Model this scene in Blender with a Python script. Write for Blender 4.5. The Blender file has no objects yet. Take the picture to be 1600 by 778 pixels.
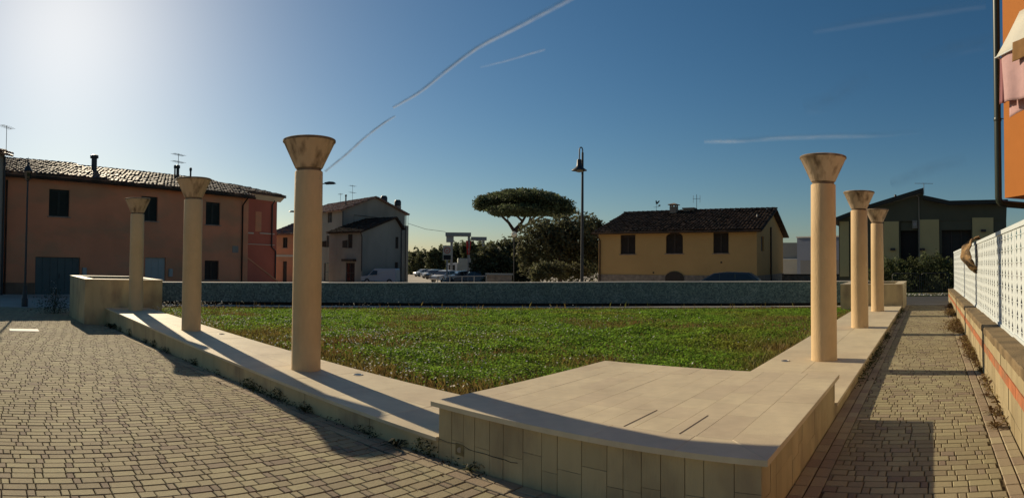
import bpy, math, random
import numpy as np
from mathutils import Vector, Matrix

random.seed(7)
rng = np.random.default_rng(7)
scene = bpy.context.scene
col = scene.collection

# ------------------------------------------------------------------ camera
F, PITCH, ROLL, EYE = 921.6, 0.02349, 0.00769, 1.6
cp, sp, cr, sr = math.cos(PITCH), math.sin(PITCH), math.cos(ROLL), math.sin(ROLL)
FWD = Vector((0, cp, sp)); UP0 = Vector((0, -sp, cp)); X0 = Vector((1, 0, 0))
RIGHT = X0 * cr + UP0 * sr
UPV = UP0 * cr - X0 * sr
cam_data = bpy.data.cameras.new('camera')
cam = bpy.data.objects.new('camera', cam_data)
col.objects.link(cam)
cam_data.type = 'PANO'
cam_data.panorama_type = 'CENTRAL_CYLINDRICAL'
cam_data.central_cylindrical_range_u_min = -800 / F
cam_data.central_cylindrical_range_u_max = 800 / F
cam_data.central_cylindrical_range_v_min = -389 / F
cam_data.central_cylindrical_range_v_max = 389 / F
cam_data.central_cylindrical_radius = 1.0
cam_data.clip_start = 0.05
cam_data.clip_end = 30000
m = Matrix.Identity(4)
for i, vec in enumerate((RIGHT, UPV, -FWD)):
    for j in range(3):
        m[j][i] = vec[j]
m[0][3], m[1][3], m[2][3] = 0, 0, EYE
cam.matrix_world = m
scene.camera = cam

# ------------------------------------------------------------------ world and sun
SUN_AZ, SUN_EL = math.radians(-43.8), math.radians(24.6)           # azimuth from +Y towards +X
world = bpy.data.worlds.new('World'); scene.world = world
world.use_nodes = True
wn = world.node_tree; wn.nodes.clear()
sky = wn.nodes.new('ShaderNodeTexSky'); sky.sky_type = 'NISHITA'
sky.sun_disc = False
sky.sun_elevation = SUN_EL
sky.sun_rotation = SUN_AZ
sky.altitude = 10
sky.air_density = 1.0
sky.dust_density = 0.60
sky.ozone_density = 5.2
bg = wn.nodes.new('ShaderNodeBackground'); bg.inputs['Strength'].default_value = 0.072
wo = wn.nodes.new('ShaderNodeOutputWorld')
hs = wn.nodes.new('ShaderNodeHueSaturation'); hs.inputs['Saturation'].default_value = 1.17
wn.links.new(sky.outputs[0], hs.inputs['Color']); 
wb = wn.nodes.new('ShaderNodeMix'); wb.data_type = 'RGBA'; wb.blend_type = 'MULTIPLY'; wb.inputs['Factor'].default_value = 1.0
wb.inputs['B'].default_value = (1.06, 1.0, 0.85, 1)          # warm white balance of the photograph's sky
wn.links.new(hs.outputs[0], wb.inputs['A']); wn.links.new(wb.outputs['Result'], bg.inputs[0]); wn.links.new(bg.outputs[0], wo.inputs[0])

sun_dir = Vector((math.sin(SUN_AZ) * math.cos(SUN_EL), math.cos(SUN_AZ) * math.cos(SUN_EL), math.sin(SUN_EL)))
sl = bpy.data.lights.new('sun', 'SUN'); sl.energy = 5.0; sl.angle = math.radians(0.53)
sl.color = (1.0, 0.84, 0.60)
so = bpy.data.objects.new('sun', sl); col.objects.link(so)
so.location = (0, 0, 30)
so.rotation_euler = (-sun_dir).to_track_quat('-Z', 'Y').to_euler()

scene.view_settings.view_transform = 'Standard'
scene.view_settings.look = 'None'
scene.view_settings.exposure = 0.0
scene.view_settings.gamma = 1.0
scene.view_settings.use_curve_mapping = False
scene.cycles.max_bounces = 6
scene.cycles.diffuse_bounces = 4
scene.cycles.transparent_max_bounces = 12

# ------------------------------------------------------------------ helpers
def ray(px, py):
    az = (px - 800) / F; zr = -(py - 389) / F
    return RIGHT * math.sin(az) + FWD * math.cos(az) + UPV * zr
def at(px, py, dist):
    r = ray(px, py); t = dist / math.hypot(r.x, r.y)
    return Vector((0, 0, EYE)) + r * t
def gnd(px, dist):
    p = at(px, 410, dist); return Vector((p.x, p.y))
def project(p):
    q = Vector(p) - Vector((0, 0, EYE))
    a, b, c = q.dot(RIGHT), q.dot(FWD), q.dot(UPV)
    return 800 + F * math.atan2(a, b), 389 - F * c / math.hypot(a, b)
LD = Vector((math.sin(-0.89126), math.cos(-0.89126)))     # along the long bench
RD = Vector((math.sin(0.7097), math.cos(0.7097)))         # along the walk
B0 = Vector((1.43792, 3.19767))                           # street corner of the platform
def W(u, v, z=0.0):
    return (B0.x + u * LD.x + v * RD.x, B0.y + u * LD.y + v * RD.y, z)
_den = LD.x * RD.y - LD.y * RD.x
def UVof(x, y):
    dx, dy = x - B0.x, y - B0.y
    return (dx * RD.y - dy * RD.x) / _den, (LD.x * dy - LD.y * dx) / _den
def plaza_z(u):
    return -0.0235 * max(0.0, u - 2.6)
def sstep(a, b, x):
    t = min(1, max(0, (x - a) / (b - a))); return t * t * (3 - 2 * t)
def gz(x, y):
    """height of the terrain sheet"""
    d = math.hypot(x, y); az = math.degrees(math.atan2(x, y))
    u, v = UVof(x, y)
    near = plaza_z(u) - 0.06
    left = -0.42 - 0.010 * max(0, d - 27)
    right = -0.06 - 0.003 * max(0, d - 20)
    far = left + (right - left) * sstep(14, 32, az)
    far = max(far, -9)
    k = sstep(20, 26, d)
    if az > 30 and v > 15: k = sstep(15, 20, d)
    return near + (far - near) * k

def obj(name, me, mat=None, parent=None):
    if mat is not None and len(me.materials) == 0:
        me.materials.append(mat)
    o = bpy.data.objects.new(name, me); col.objects.link(o)
    if parent is not None: o.parent = parent
    return o
def tag(o, label=None, cat=None, group=None, kind=None):
    if label: o['label'] = label
    if cat: o['category'] = cat
    if group: o['group'] = group
    if kind: o['kind'] = kind
    return o
def thing(name, label, cat, loc=(0, 0, 0), rz=0.0, group=None):
    o = bpy.data.objects.new(name, None); col.objects.link(o)
    o.empty_display_size = 0.2
    o.location = loc; o.rotation_euler = (0, 0, rz)
    return tag(o, label, cat, group)
def copy_tree(o, parent=None):
    c = o.copy(); col.objects.link(c); c.parent = parent
    for ch in o.children: copy_tree(ch, c)
    return c

class MB:
    """collects faces for one mesh"""
    def __init__(s): s.v = []; s.f = []; s.sm = []
    def add(s, verts, faces, smooth=False):
        b = len(s.v); s.v.extend(tuple(p) for p in verts)
        s.f.extend(tuple(b + i for i in f) for f in faces); s.sm.extend([smooth] * len(faces))
        return s
    def box(s, x0, x1, y0, y1, z0, z1, fn=None):
        vs = [(x, y, z) for z in (z0, z1) for x, y in ((x0, y0), (x1, y0), (x1, y1), (x0, y1))]
        if fn: vs = [fn(*p) for p in vs]
        return s.add(vs, [(3, 2, 1, 0), (4, 5, 6, 7), (0, 1, 5, 4), (1, 2, 6, 5), (2, 3, 7, 6), (3, 0, 4, 7)])
    def bbox(s, x0, x1, y0, y1, z0, z1, c=0.006, fn=None):
        """box whose upper edges are chamfered"""
        c = min(c, (x1 - x0) / 3, (y1 - y0) / 3)
        vs = [(x0, y0, z0), (x1, y0, z0), (x1, y1, z0), (x0, y1, z0),
              (x0, y0, z1 - c), (x1, y0, z1 - c), (x1, y1, z1 - c), (x0, y1, z1 - c),
              (x0 + c, y0 + c, z1), (x1 - c, y0 + c, z1), (x1 - c, y1 - c, z1), (x0 + c, y1 - c, z1)]
        if fn: vs = [fn(*p) for p in vs]
        f = [(3, 2, 1, 0), (8, 9, 10, 11)]
        for a in range(4):
            b = (a + 1) % 4
            f += [(a, b, 4 + b, 4 + a), (4 + a, 4 + b, 8 + b, 8 + a)]
        return s.add(vs, f)
    def prism(s, poly, a, b, fn):
        """poly: 2-D points; fn(p, q, t) -> 3-D; extruded from t=a to t=b"""
        n = len(poly)
        vs = [fn(p[0], p[1], a) for p in poly] + [fn(p[0], p[1], b) for p in poly]
        f = [tuple(reversed(range(n))), tuple(range(n, 2 * n))]
        f += [(i, (i + 1) % n, n + (i + 1) % n, n + i) for i in range(n)]
        return s.add(vs, f)
    def tube(s, pts, r, n=8, cap=True):
        pts = [Vector(p) for p in pts]
        rs = r if isinstance(r, (list, tuple)) else [r] * len(pts)
        vs = []
        ref = None
        for i, p in enumerate(pts):
            t = (pts[min(i + 1, len(pts) - 1)] - pts[max(i - 1, 0)]).normalized()
            if ref is None or abs(t.dot(ref)) > 0.95:
                ref = Vector((0, 0, 1)) if abs(t.z) < 0.9 else Vector((1, 0, 0))
            a = t.cross(ref).normalized(); b = t.cross(a).normalized()
            ref = -b if abs(t.dot(b)) < .5 else ref
            for k in range(n):
                w = 2 * math.pi * k / n
                vs.append(p + (a * math.cos(w) + b * math.sin(w)) * rs[i])
        f = []
        for i in range(len(pts) - 1):
            for k in range(n):
                k2 = (k + 1) % n
                f.append((i * n + k, i * n + k2, (i + 1) * n + k2, (i + 1) * n + k))
        s.add(vs, f, True)
        if cap:
            s.add(vs[:n], [tuple(range(n))]); s.add(vs[-n:], [tuple(reversed(range(n)))])
        return s
    def lathe(s, prof, n=40, c=(0, 0, 0)):
        vs = [(c[0] + r * math.cos(2 * math.pi * k / n), c[1] + r * math.sin(2 * math.pi * k / n), c[2] + z) for r, z in prof for k in range(n)]
        f = []
        for i in range(len(prof) - 1):
            for k in range(n):
                k2 = (k + 1) % n
                f.append((i * n + k, i * n + k2, (i + 1) * n + k2, (i + 1) * n + k))
        s.add(vs, f, True)
        s.add(vs[:n], [tuple(reversed(range(n)))]); s.add(vs[-n:], [tuple(range(n))])
        return s
    def mesh(s, name='mesh'):
        me = bpy.data.meshes.new(name); me.from_pydata(s.v, [], s.f)
        me.polygons.foreach_set('use_smooth', s.sm); me.update()
        return me
    def build(s, name, mat, parent=None, sharp=40):
        me = s.mesh(name)
        if any(s.sm):
            try: me.set_sharp_from_angle(angle=math.radians(sharp))
            except Exception: pass
        return obj(name, me, mat, parent)

# ------------------------------------------------------------------ materials
def nd(nt, t, **kw):
    n = nt.nodes.new(t)
    for k, v in kw.items(): setattr(n, k, v)
    return n
def mat(name, c, rough=0.85, var=0.12, scale=3.0, var2=0.0, scale2=0.4, bump=0.0, bscale=60.0, spec=0.3,
        tone=0.0, stretch=(1, 1, 1), metal=0.0, transl=0.0, c2=None, c2scale=0.5, c2lo=0.45, c2hi=0.62, hue=0.0, c2stretch=(1, 1, 1)):
    """world-position noise on a Principled surface. tone: per-piece brightness spread (attribute 'tone' + object random)"""
    M = bpy.data.materials.new(name); M.use_nodes = True
    nt = M.node_tree; nt.nodes.clear(); lk = nt.links.new
    out = nd(nt, 'ShaderNodeOutputMaterial'); p = nd(nt, 'ShaderNodeBsdfPrincipled')
    p.inputs['Roughness'].default_value = rough; p.inputs['Metallic'].default_value = metal
    p.inputs['Specular IOR Level'].default_value = spec
    geo = nd(nt, 'ShaderNodeNewGeometry')
    mp = nd(nt, 'ShaderNodeMapping'); mp.inputs['Scale'].default_value = stretch
    lk(geo.outputs['Position'], mp.inputs[0])
    def noise(sc, det=4, vec=None):
        n = nd(nt, 'ShaderNodeTexNoise'); n.inputs['Scale'].default_value = sc; n.inputs['Detail'].default_value = det
        lk((vec or mp).outputs[0], n.inputs['Vector']); return n
    def math_(op, a, b):
        n = nd(nt, 'ShaderNodeMath', operation=op)
        for i, q in enumerate((a, b)):
            if isinstance(q, (int, float)): n.inputs[i].default_value = q
            else: lk(q, n.inputs[i])
        return n.outputs[0]
    base = nd(nt, 'ShaderNodeRGB'); base.outputs[0].default_value = (*c, 1); cur = base.outputs[0]
    if c2 is not None:
        mp2 = nd(nt, 'ShaderNodeMapping'); mp2.inputs['Scale'].default_value = c2stretch
        lk(geo.outputs['Position'], mp2.inputs[0])
        n = noise(c2scale, 5, mp2); r = nd(nt, 'ShaderNodeMapRange'); r.inputs['From Min'].default_value = c2lo; r.inputs['From Max'].default_value = c2hi
        lk(n.outputs['Fac'], r.inputs['Value'])
        mx = nd(nt, 'ShaderNodeMix', data_type='RGBA'); lk(r.outputs[0], mx.inputs['Factor']); lk(cur, mx.inputs['A']); mx.inputs['B'].default_value = (*c2, 1)
        cur = mx.outputs['Result']
    f = math_('MULTIPLY_ADD', noise(scale).outputs['Fac'], 2 * var * 1.6)
    nt.nodes[-1].inputs[2].default_value = 1 - var * 1.6
    if var2:
        g = math_('MULTIPLY_ADD', noise(scale2, 5).outputs['Fac'], 2 * var2 * 1.6); nt.nodes[-1].inputs[2].default_value = 1 - var2 * 1.6
        f = math_('MULTIPLY', f, g)
    if tone:
        at_ = nd(nt, 'ShaderNodeAttribute', attribute_name='tone'); oi = nd(nt, 'ShaderNodeObjectInfo')
        t = math_('FRACT', math_('ADD', at_.outputs['Fac'], oi.outputs['Random']), 0)
        g = math_('MULTIPLY_ADD', t, 2 * tone); nt.nodes[-1].inputs[2].default_value = 1 - tone
        f = math_('MULTIPLY', f, g)
    hsv = nd(nt, 'ShaderNodeHueSaturation'); lk(cur, hsv.inputs['Color']); lk(f, hsv.inputs['Value'])
    if hue and tone:
        h = math_('MULTIPLY_ADD', t, hue); nt.nodes[-1].inputs[2].default_value = 0.5 - hue / 2
        lk(h, hsv.inputs['Hue'])
    lk(hsv.outputs[0], p.inputs['Base Color'])
    if bump:
        b = nd(nt, 'ShaderNodeBump'); b.inputs['Strength'].default_value = bump; b.inputs['Distance'].default_value = 0.02
        lk(noise(bscale, 6).outputs['Fac'], b.inputs['Height']); lk(b.outputs[0], p.inputs['Normal'])
    if transl:
        tr = nd(nt, 'ShaderNodeBsdfTranslucent'); lk(hsv.outputs[0], tr.inputs['Color'])
        ms = nd(nt, 'ShaderNodeMixShader'); ms.inputs[0].default_value = transl
        lk(p.outputs[0], ms.inputs[1]); lk(tr.outputs[0], ms.inputs[2]); lk(ms.outputs[0], out.inputs[0])
    else:
        lk(p.outputs[0], out.inputs[0])
    return M
def glass_dark(name, c=(0.02, 0.022, 0.025), rough=0.08):
    return mat(name, c, rough=rough, var=0.02, spec=0.6)

M = {}
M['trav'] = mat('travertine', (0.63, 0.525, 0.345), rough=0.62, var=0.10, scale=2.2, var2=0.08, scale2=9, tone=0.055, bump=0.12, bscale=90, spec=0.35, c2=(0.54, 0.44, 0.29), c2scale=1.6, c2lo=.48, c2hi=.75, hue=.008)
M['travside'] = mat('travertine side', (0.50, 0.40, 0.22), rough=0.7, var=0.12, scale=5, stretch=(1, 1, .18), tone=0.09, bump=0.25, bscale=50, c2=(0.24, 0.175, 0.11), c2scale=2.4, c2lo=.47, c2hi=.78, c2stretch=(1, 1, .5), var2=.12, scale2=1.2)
M['joint'] = mat('dark joint mortar', (0.10, 0.075, 0.05), rough=0.95)
M['colstone'] = mat('column stone', (0.63, 0.435, 0.225), rough=0.7, var=0.09, scale=3, stretch=(1, 1, .35), bump=0.22, bscale=45, var2=.05, scale2=25, c2=(0.56, 0.375, 0.19), c2scale=1.3, c2lo=.5, c2hi=.8)
M['capstone'] = mat('weathered capital stone', (0.52, 0.39, 0.27), rough=0.85, var=0.16, scale=7, stretch=(1, 1, .25), bump=0.4, bscale=40, c2=(0.12, 0.08, 0.048), c2scale=8, c2lo=.48, c2hi=.72, c2stretch=(1, 1, .22))
M['rimstone'] = mat('blackened rim stone', (0.17, 0.12, 0.075), rough=.95, var=.4, scale=9, c2=(.35, .26, .17), c2scale=6, c2lo=.55, c2hi=.7)
M['paver'] = mat('concrete paver', (0.335, 0.282, 0.168), rough=0.88, var=0.12, scale=45, var2=0.16, scale2=1.3, tone=0.15, bump=0.35, bscale=160, hue=.02, c2=(0.30, 0.245, 0.138), c2scale=.5, c2lo=.42, c2hi=.66)
M['paverdark'] = mat('dark concrete paver', (0.275, 0.215, 0.145), rough=0.9, var=0.12, scale=45, var2=0.15, scale2=1.1, tone=0.16, bump=0.35, bscale=160, hue=.02)
M['paverred'] = mat('reddish concrete paver', (0.36, 0.285, 0.185), rough=0.9, var=0.12, scale=60, var2=0.15, scale2=.9, tone=0.16, bump=0.35, bscale=160, hue=.03)
M['sand'] = mat('joint sand', (0.12, 0.085, 0.038), rough=1, var=0.3, scale=8, c2=(.085, .065, .028), c2scale=2)
M['soil'] = mat('lawn soil', (0.085, 0.075, 0.03), rough=1, var=0.35, scale=6, c2=(.05, .075, .018), c2scale=.5)
M['asphalt'] = mat('asphalt', (0.055, 0.053, 0.05), rough=0.9, var=0.2, scale=2, var2=.15, scale2=.1, bump=.2, bscale=120)
M['terrain'] = mat('street ground', (0.42, 0.37, 0.30), rough=0.95, var=0.25, scale=.5, var2=.2, scale2=.06)
M['kerb'] = mat('kerb stone', (0.42, 0.40, 0.36), rough=.9, var=.15, scale=5)
M['mosaic'] = None
M['coping'] = mat('pale coping', (0.62, 0.58, 0.50), rough=.7, var=.1)
M['concrete'] = mat('ochre stained concrete', (0.36, 0.29, 0.165), rough=.92, var=.18, scale=5, var2=.22, scale2=1.1, bump=.35, bscale=50, stretch=(1, 1, .5), c2=(.17, .125, .06), c2scale=1.4, c2lo=.5, c2hi=.8, c2stretch=(1, 1, .35))
M['copebrown'] = mat('weathered brown coping', (0.22, 0.155, 0.08), rough=.95, var=.25, scale=6, bump=.5, bscale=45, c2=(.12, .085, .045), c2scale=3)
M['orangeband'] = mat('orange painted brick band', (0.40, 0.14, 0.06), rough=.85, var=.2, scale=8, c2=(.27, .14, .07), c2scale=3, tone=.08)
M['whitepanel'] = mat('white fence panel', (0.58, 0.62, 0.61), rough=.55, var=.05, scale=3, spec=.4)
M['orangewall'] = mat('orange render', (0.37, 0.125, 0.020), rough=.85, var=.06, scale=3, bump=.2, bscale=140)
M['green'] = mat('dark green metal', (0.018, 0.028, 0.018), rough=.4, var=.1, spec=.5)
M['darkmetal'] = mat('dark metal', (0.02, 0.02, 0.021), rough=.5, var=.1, spec=.5)
M['greymetal'] = mat('grey metal', (0.25, 0.25, 0.25), rough=.45, var=.1, metal=.6)
M['redwall'] = mat('salmon render', (0.60, 0.235, 0.12), rough=.95, var=.12, scale=.8, var2=.12, scale2=.25, c2=(0.46, 0.225, 0.12), c2scale=.35, c2stretch=(1, 1, 2.2))
M['redwall2'] = mat('brick red render', (0.42, 0.12, 0.075), rough=.95, var=.10, scale=1, var2=.1)
M['redbase'] = mat('dirty plinth render', (0.16, 0.10, 0.065), rough=.95, var=.25, scale=2)
M['whitewall'] = mat('off white render', (0.28, 0.255, 0.21), rough=.95, var=.08, scale=.7, var2=.1, scale2=.2, c2=(.22, .20, .165), c2scale=.5, c2stretch=(1, 1, .3))
M['cream'] = mat('cream render', (0.52, 0.46, 0.35), rough=.95, var=.08, scale=.7)
M['yellow'] = mat('yellow render', (0.50, 0.30, 0.115), rough=.95, var=.07, scale=.9, var2=.08, scale2=.2)
M['stonebase'] = mat('rubble stone base', (0.26, 0.20, 0.15), rough=.95, var=.45, scale=4, bump=.6, bscale=8)
M['tile'] = mat('terracotta roof tile', (0.23, 0.105, 0.065), rough=.55, var=.25, scale=3, tone=.4, c2=(.10, .065, .045), c2scale=1.2, c2lo=.42, c2hi=.7, spec=.4, hue=.03)
M['tileold'] = mat('old roof tile', (0.19, 0.11, 0.075), rough=.62, var=.3, scale=3, tone=.45, c2=(.07, .055, .042), c2scale=1.1, c2lo=.4, c2hi=.6, spec=.32, hue=.03)
M['tiledark'] = mat('dark roof tile', (0.055, 0.032, 0.020), rough=.75, var=.25, scale=3, tone=.45, c2=(.028, .020, .014), c2scale=1.1, c2lo=.42, c2hi=.65, spec=.12)
M['wood'] = mat('dark brown shutter', (0.045, 0.03, 0.02), rough=.6, var=.2, scale=5)
M['woodgreen'] = mat('dark green shutter', (0.022, 0.028, 0.022), rough=.6, var=.2, scale=5)
M['garage'] = mat('grey green garage door', (0.075, 0.095, 0.090), rough=.6, var=.12, scale=2)
M['palegrey'] = mat('pale grey door', (0.32, 0.33, 0.30), rough=.6, var=.12, scale=2)
M['glass'] = glass_dark('window glass')
M['black'] = mat('near black', (0.010, 0.010, 0.010), rough=.6, var=.1)
M['carwhite'] = mat('white car paint', (0.62, 0.62, 0.62), rough=.25, var=.02, spec=.6)
M['vanpaint'] = mat('shade greyed white van paint', (0.34, 0.345, 0.35), rough=.35, var=.04, spec=.4)  # white paint greyed down in the colour because the van stands in shade
M['cardark'] = mat('dark car paint', (0.03, 0.035, 0.04), rough=.2, var=.02, spec=.6)
M['cargrey'] = mat('grey car paint', (0.16, 0.165, 0.17), rough=.25, var=.02, spec=.6)
M['tyre'] = mat('tyre rubber', (0.015, 0.015, 0.015), rough=.9, var=.1)
M['red'] = mat('red sign paint', (0.5, 0.03, 0.02), rough=.5, var=.05)
M['cladding'] = mat('dark green cladding', (0.085, 0.085, 0.055), rough=.75, var=.1, scale=1.5)
M['panelcream'] = mat('cream wall panel', (0.45, 0.37, 0.18), rough=.9, var=.06, scale=1)
M['roofdark'] = mat('dark roof sheet', (0.026, 0.028, 0.024), rough=.6, var=.12)
M['pink'] = mat('pink towel', (0.62, 0.40, 0.39), rough=1, var=.08, scale=12, transl=.25, bump=.3, bscale=220)
M['mauve'] = mat('mauve towel fold', (0.36, 0.16, 0.17), rough=1, var=.08, scale=12, transl=.2)
M['brown'] = mat('brown garment', (0.23, 0.125, 0.05), rough=1, var=.15, scale=8, transl=.1)
M['canvas'] = mat('white awning canvas', (0.72, 0.70, 0.61), rough=.9, var=.03, transl=.35)
M['cloth'] = mat('brown cloth', (0.30, 0.185, 0.085), rough=1, var=.3, scale=14, c2=(.10, .07, .045), c2scale=9, bump=.4, bscale=40)
M['bark'] = mat('tree bark', (0.07, 0.048, 0.034), rough=.95, var=.3, scale=6, bump=.5, bscale=12)
def leafmat(name, c, **kw):
    a = dict(rough=.65, var=.25, scale=.7, tone=.45, transl=.35, spec=.25, hue=.03); a.update(kw)
    return mat(name, c, **a)
M['pine'] = leafmat('pine needles', (0.10, 0.12, 0.06), transl=.45)
M['leafdark'] = leafmat('dark evergreen leaves', (0.095, 0.10, 0.05), transl=.45)
M['leafolive'] = leafmat('olive grey leaves', (0.125, 0.125, 0.062), c2=(.085, .088, .045), c2scale=.4, transl=.45)
M['leafgreen'] = leafmat('far tree leaves', (0.09, 0.10, 0.05), transl=.45)
M['hedge'] = leafmat('hedge leaves', (0.10, 0.115, 0.045), transl=.4)
M['clover'] = leafmat('lawn leaves', (0.19, 0.31, 0.034), c2=(0.26, 0.25, 0.042), c2scale=.32, c2lo=.50, c2hi=.68, var=.3, scale=1.5, tone=.4, transl=.55, spec=.2)
M['dry'] = leafmat('dry grass blades', (0.20, 0.14, 0.045), c2=(.15, .165, .035), c2scale=.45, var=.3, tone=.4, transl=.4)
M['weed'] = leafmat('weed leaves', (0.050, 0.058, 0.022), transl=.3)
M['deadleaf'] = leafmat('dead weeds', (0.17, 0.105, 0.04), hue=.05, var=.4)
M['petal'] = mat('white petals', (0.78, 0.76, 0.70), rough=.8, var=.03, transl=.3)
M['steel'] = mat('brushed steel', (0.36, 0.33, 0.28), rough=.5, metal=.5, var=.1)
M['brass'] = mat('tarnished brass', (0.22, 0.18, 0.09), rough=.6, metal=.4, var=.3, scale=20)

def mosaic_material():
    Mt = bpy.data.materials.new('blue grey glass mosaic'); Mt.use_nodes = True
    nt = Mt.node_tree; p = nt.nodes['Principled BSDF']; lk = nt.links.new
    uvn = nt.nodes.new('ShaderNodeUVMap')
    mp = nt.nodes.new('ShaderNodeMapping'); mp.inputs['Scale'].default_value = (24, 24, 24); lk(uvn.outputs[0], mp.inputs[0])
    fl = nt.nodes.new('ShaderNodeVectorMath'); fl.operation = 'FLOOR'; lk(mp.outputs[0], fl.inputs[0])
    w = nt.nodes.new('ShaderNodeTexWhiteNoise'); w.noise_dimensions = '3D'; lk(fl.outputs[0], w.inputs['Vector'])
    nz = nt.nodes.new('ShaderNodeTexNoise'); nz.inputs['Scale'].default_value = 1.7; nz.inputs['Detail'].default_value = 5; lk(uvn.outputs[0], nz.inputs['Vector'])
    ad = nt.nodes.new('ShaderNodeMath'); ad.operation = 'MULTIPLY_ADD'; ad.inputs[1].default_value = .9; lk(nz.outputs['Fac'], ad.inputs[0]); 
    sb = nt.nodes.new('ShaderNodeMath'); sb.operation = 'SUBTRACT'; sb.inputs[1].default_value = .45; lk(w.outputs['Value'], sb.inputs[0]); lk(sb.outputs[0], ad.inputs[2])
    r = nt.nodes.new('ShaderNodeValToRGB'); lk(ad.outputs[0], r.inputs[0])
    cs = [(0, (.055, .10, .10)), (.2, (.085, .145, .14)), (.42, (.115, .19, .18)), (.62, (.095, .16, .16)), (.8, (.15, .23, .21)), (.95, (.20, .28, .26))]
    while len(r.color_ramp.elements) < len(cs): r.color_ramp.elements.new(.5)
    for e, (q, cc) in zip(r.color_ramp.elements, cs): e.position = q; e.color = (*cc, 1)
    r.color_ramp.interpolation = 'CONSTANT'
    lk(r.outputs[0], p.inputs['Base Color']); p.inputs['Roughness'].default_value = .45
    p.inputs['Specular IOR Level'].default_value = .35
    return Mt
M['mosaic'] = mosaic_material()

# ------------------------------------------------------------------ terrain
def polar_sheet(name, material, r_list, a0, a1, na, zoff=0.0):
    vs, fs = [], []
    for r in r_list:
        for k in range(na + 1):
            a = a0 + (a1 - a0) * k / na
            x, y = r * math.sin(a), r * math.cos(a)
            vs.append((x, y, gz(x, y) + zoff))
    for i in range(len(r_list) - 1):
        for k in range(na):
            b = i * (na + 1) + k
            fs.append((b, b + 1, b + na + 2, b + na + 1))
    me = bpy.data.meshes.new(name); me.from_pydata(vs, [], fs); me.update()
    o = obj(name, me, material); tag(o, kind='structure'); return o
polar_sheet('ground', M['terrain'], [0.02, 2, 5, 8, 11, 14, 17, 20, 21.5, 23, 24.5, 26, 30, 36, 45, 60, 80, 110, 160, 240, 400, 800, 1600, 4000], -math.pi, math.pi, 180)
tag(bpy.data.objects['ground'], 'bare grey street ground around the square', None)

def grid_sheet(name, material, poly_uv, z, label):
    me = bpy.data.meshes.new(name)
    me.from_pydata([W(u, v, z(u, v)) for u, v in poly_uv], [], [tuple(range(len(poly_uv)))]); me.update()
    return tag(obj(name, me, material), label, None, None, 'structure')

# ------------------------------------------------------------------ pavements
LENS = (0.172, 0.115, 0.060)
CYCLE = (.172, .060, .172, .115, .172, .060)
def courses(s0, s1, t0, t1, row, swap, red=False):
    """paver cells: rows stacked along t, stones laid along s in a repeating long-short bond that steps from row to row"""
    out = []; t = t0; k = 0
    per = sum(CYCLE)
    while t + row <= t1 + 1e-6:
        ph = (k * .231 + (.11 * random.random() if not red else 0)) % per
        s = s0 - ph; i = 0
        while s < s1:
            ln = .19 if red else CYCLE[i % len(CYCLE)]
            a, b = max(s, s0), min(s + ln, s1)
            if b - a > .025: out.append((a, b, t, t + row))
            s += ln; i += 1
        t += row; k += 1
    return out
G = 0.0040
GT = 0.0062
def paver_verts(a, b, t0, t1, zf, swap, jit):
    """chamfered top; swap: s runs along v, t along u"""
    c = 0.0045; h = 0.03
    a += G; b -= G; t0 += GT; t1 -= GT
    ring0 = ((a, t0), (b, t0), (b, t1), (a, t1))
    ring1 = ((a + c, t0 + c), (b - c, t0 + c), (b - c, t1 - c), (a + c, t1 - c))
    vs = []
    for (s, t) in ring0: vs.append(((t, s) if swap else (s, t)) + (-h + jit,))
    for (s, t) in ring0: vs.append(((t, s) if swap else (s, t)) + (-c + jit,))
    for (s, t) in ring1: vs.append(((t, s) if swap else (s, t)) + (jit,))
    return [W(u, v, zf(u, v) + z) for u, v, z in vs]
def pave_faces(flip):
    f = [(8, 9, 10, 11)]
    for a in range(4):
        b = (a + 1) % 4
        f += [(a, b, 4 + b, 4 + a), (4 + a, 4 + b, 8 + b, 8 + a)]
    return [tuple(reversed(q)) for q in f] if flip else f
def pavement(name, label, cells, zf):
    """cells: list of (a,b,t0,t1,swap,material key)"""
    root = bpy.data.objects.new(name, None); col.objects.link(root); root['kind'] = 'structure'; root['label'] = label
    scored = []
    for cidx, (a, b, t0, t1, swap, mk) in enumerate(cells):
        sm, tm = (a + b) / 2, (t0 + t1) / 2
        u, v = (tm, sm) if swap else (sm, tm)
        p = W(u, v, zf(u, v))
        px, py = project(p); d = math.hypot(p[0], p[1])
        inside = 4 < px < 1596 and 415 < py < 774
        scored.append((-(b - a) * (t1 - t0) / d ** 3 if inside else 1, cidx))
    best = set(i for s, i in sorted(scored)[:300] if s < 0)
    rest = {}
    # LD x RD is clockwise seen from above, so unswapped (u,v) rings come out downwards
    for cidx, (a, b, t0, t1, swap, mk) in enumerate(cells):
        jit = random.gauss(0, .0012)
        vs = paver_verts(a, b, t0, t1, zf, swap, jit)
        if cidx in best:
            c0 = Vector(vs[8]) * .25 + Vector(vs[9]) * .25 + Vector(vs[10]) * .25 + Vector(vs[11]) * .25
            me = bpy.data.meshes.new('paver'); me.from_pydata([Vector(q) - c0 for q in vs], [], pave_faces(not swap)); me.update()
            o = obj('paver', me, M[mk], root); o.location = c0
        else:
            r = rest.setdefault(mk, ([], [], []))
            n = len(r[0]); r[0].extend(vs); r[1].extend(tuple(n + i for i in f) for f in pave_faces(not swap))
            r[2].append(random.random())
    for mk, (vs, fs, tones) in rest.items():
        me = bpy.data.meshes.new('paver_field'); me.from_pydata(vs, [], fs); me.update()
        at_ = me.attributes.new('tone', 'FLOAT', 'POINT'); at_.data.foreach_set('value', np.repeat(np.array(tones, 'f'), 12))
        o = obj('paver_field', me, M[mk], root); o['kind'] = 'stuff'
    return root

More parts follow.
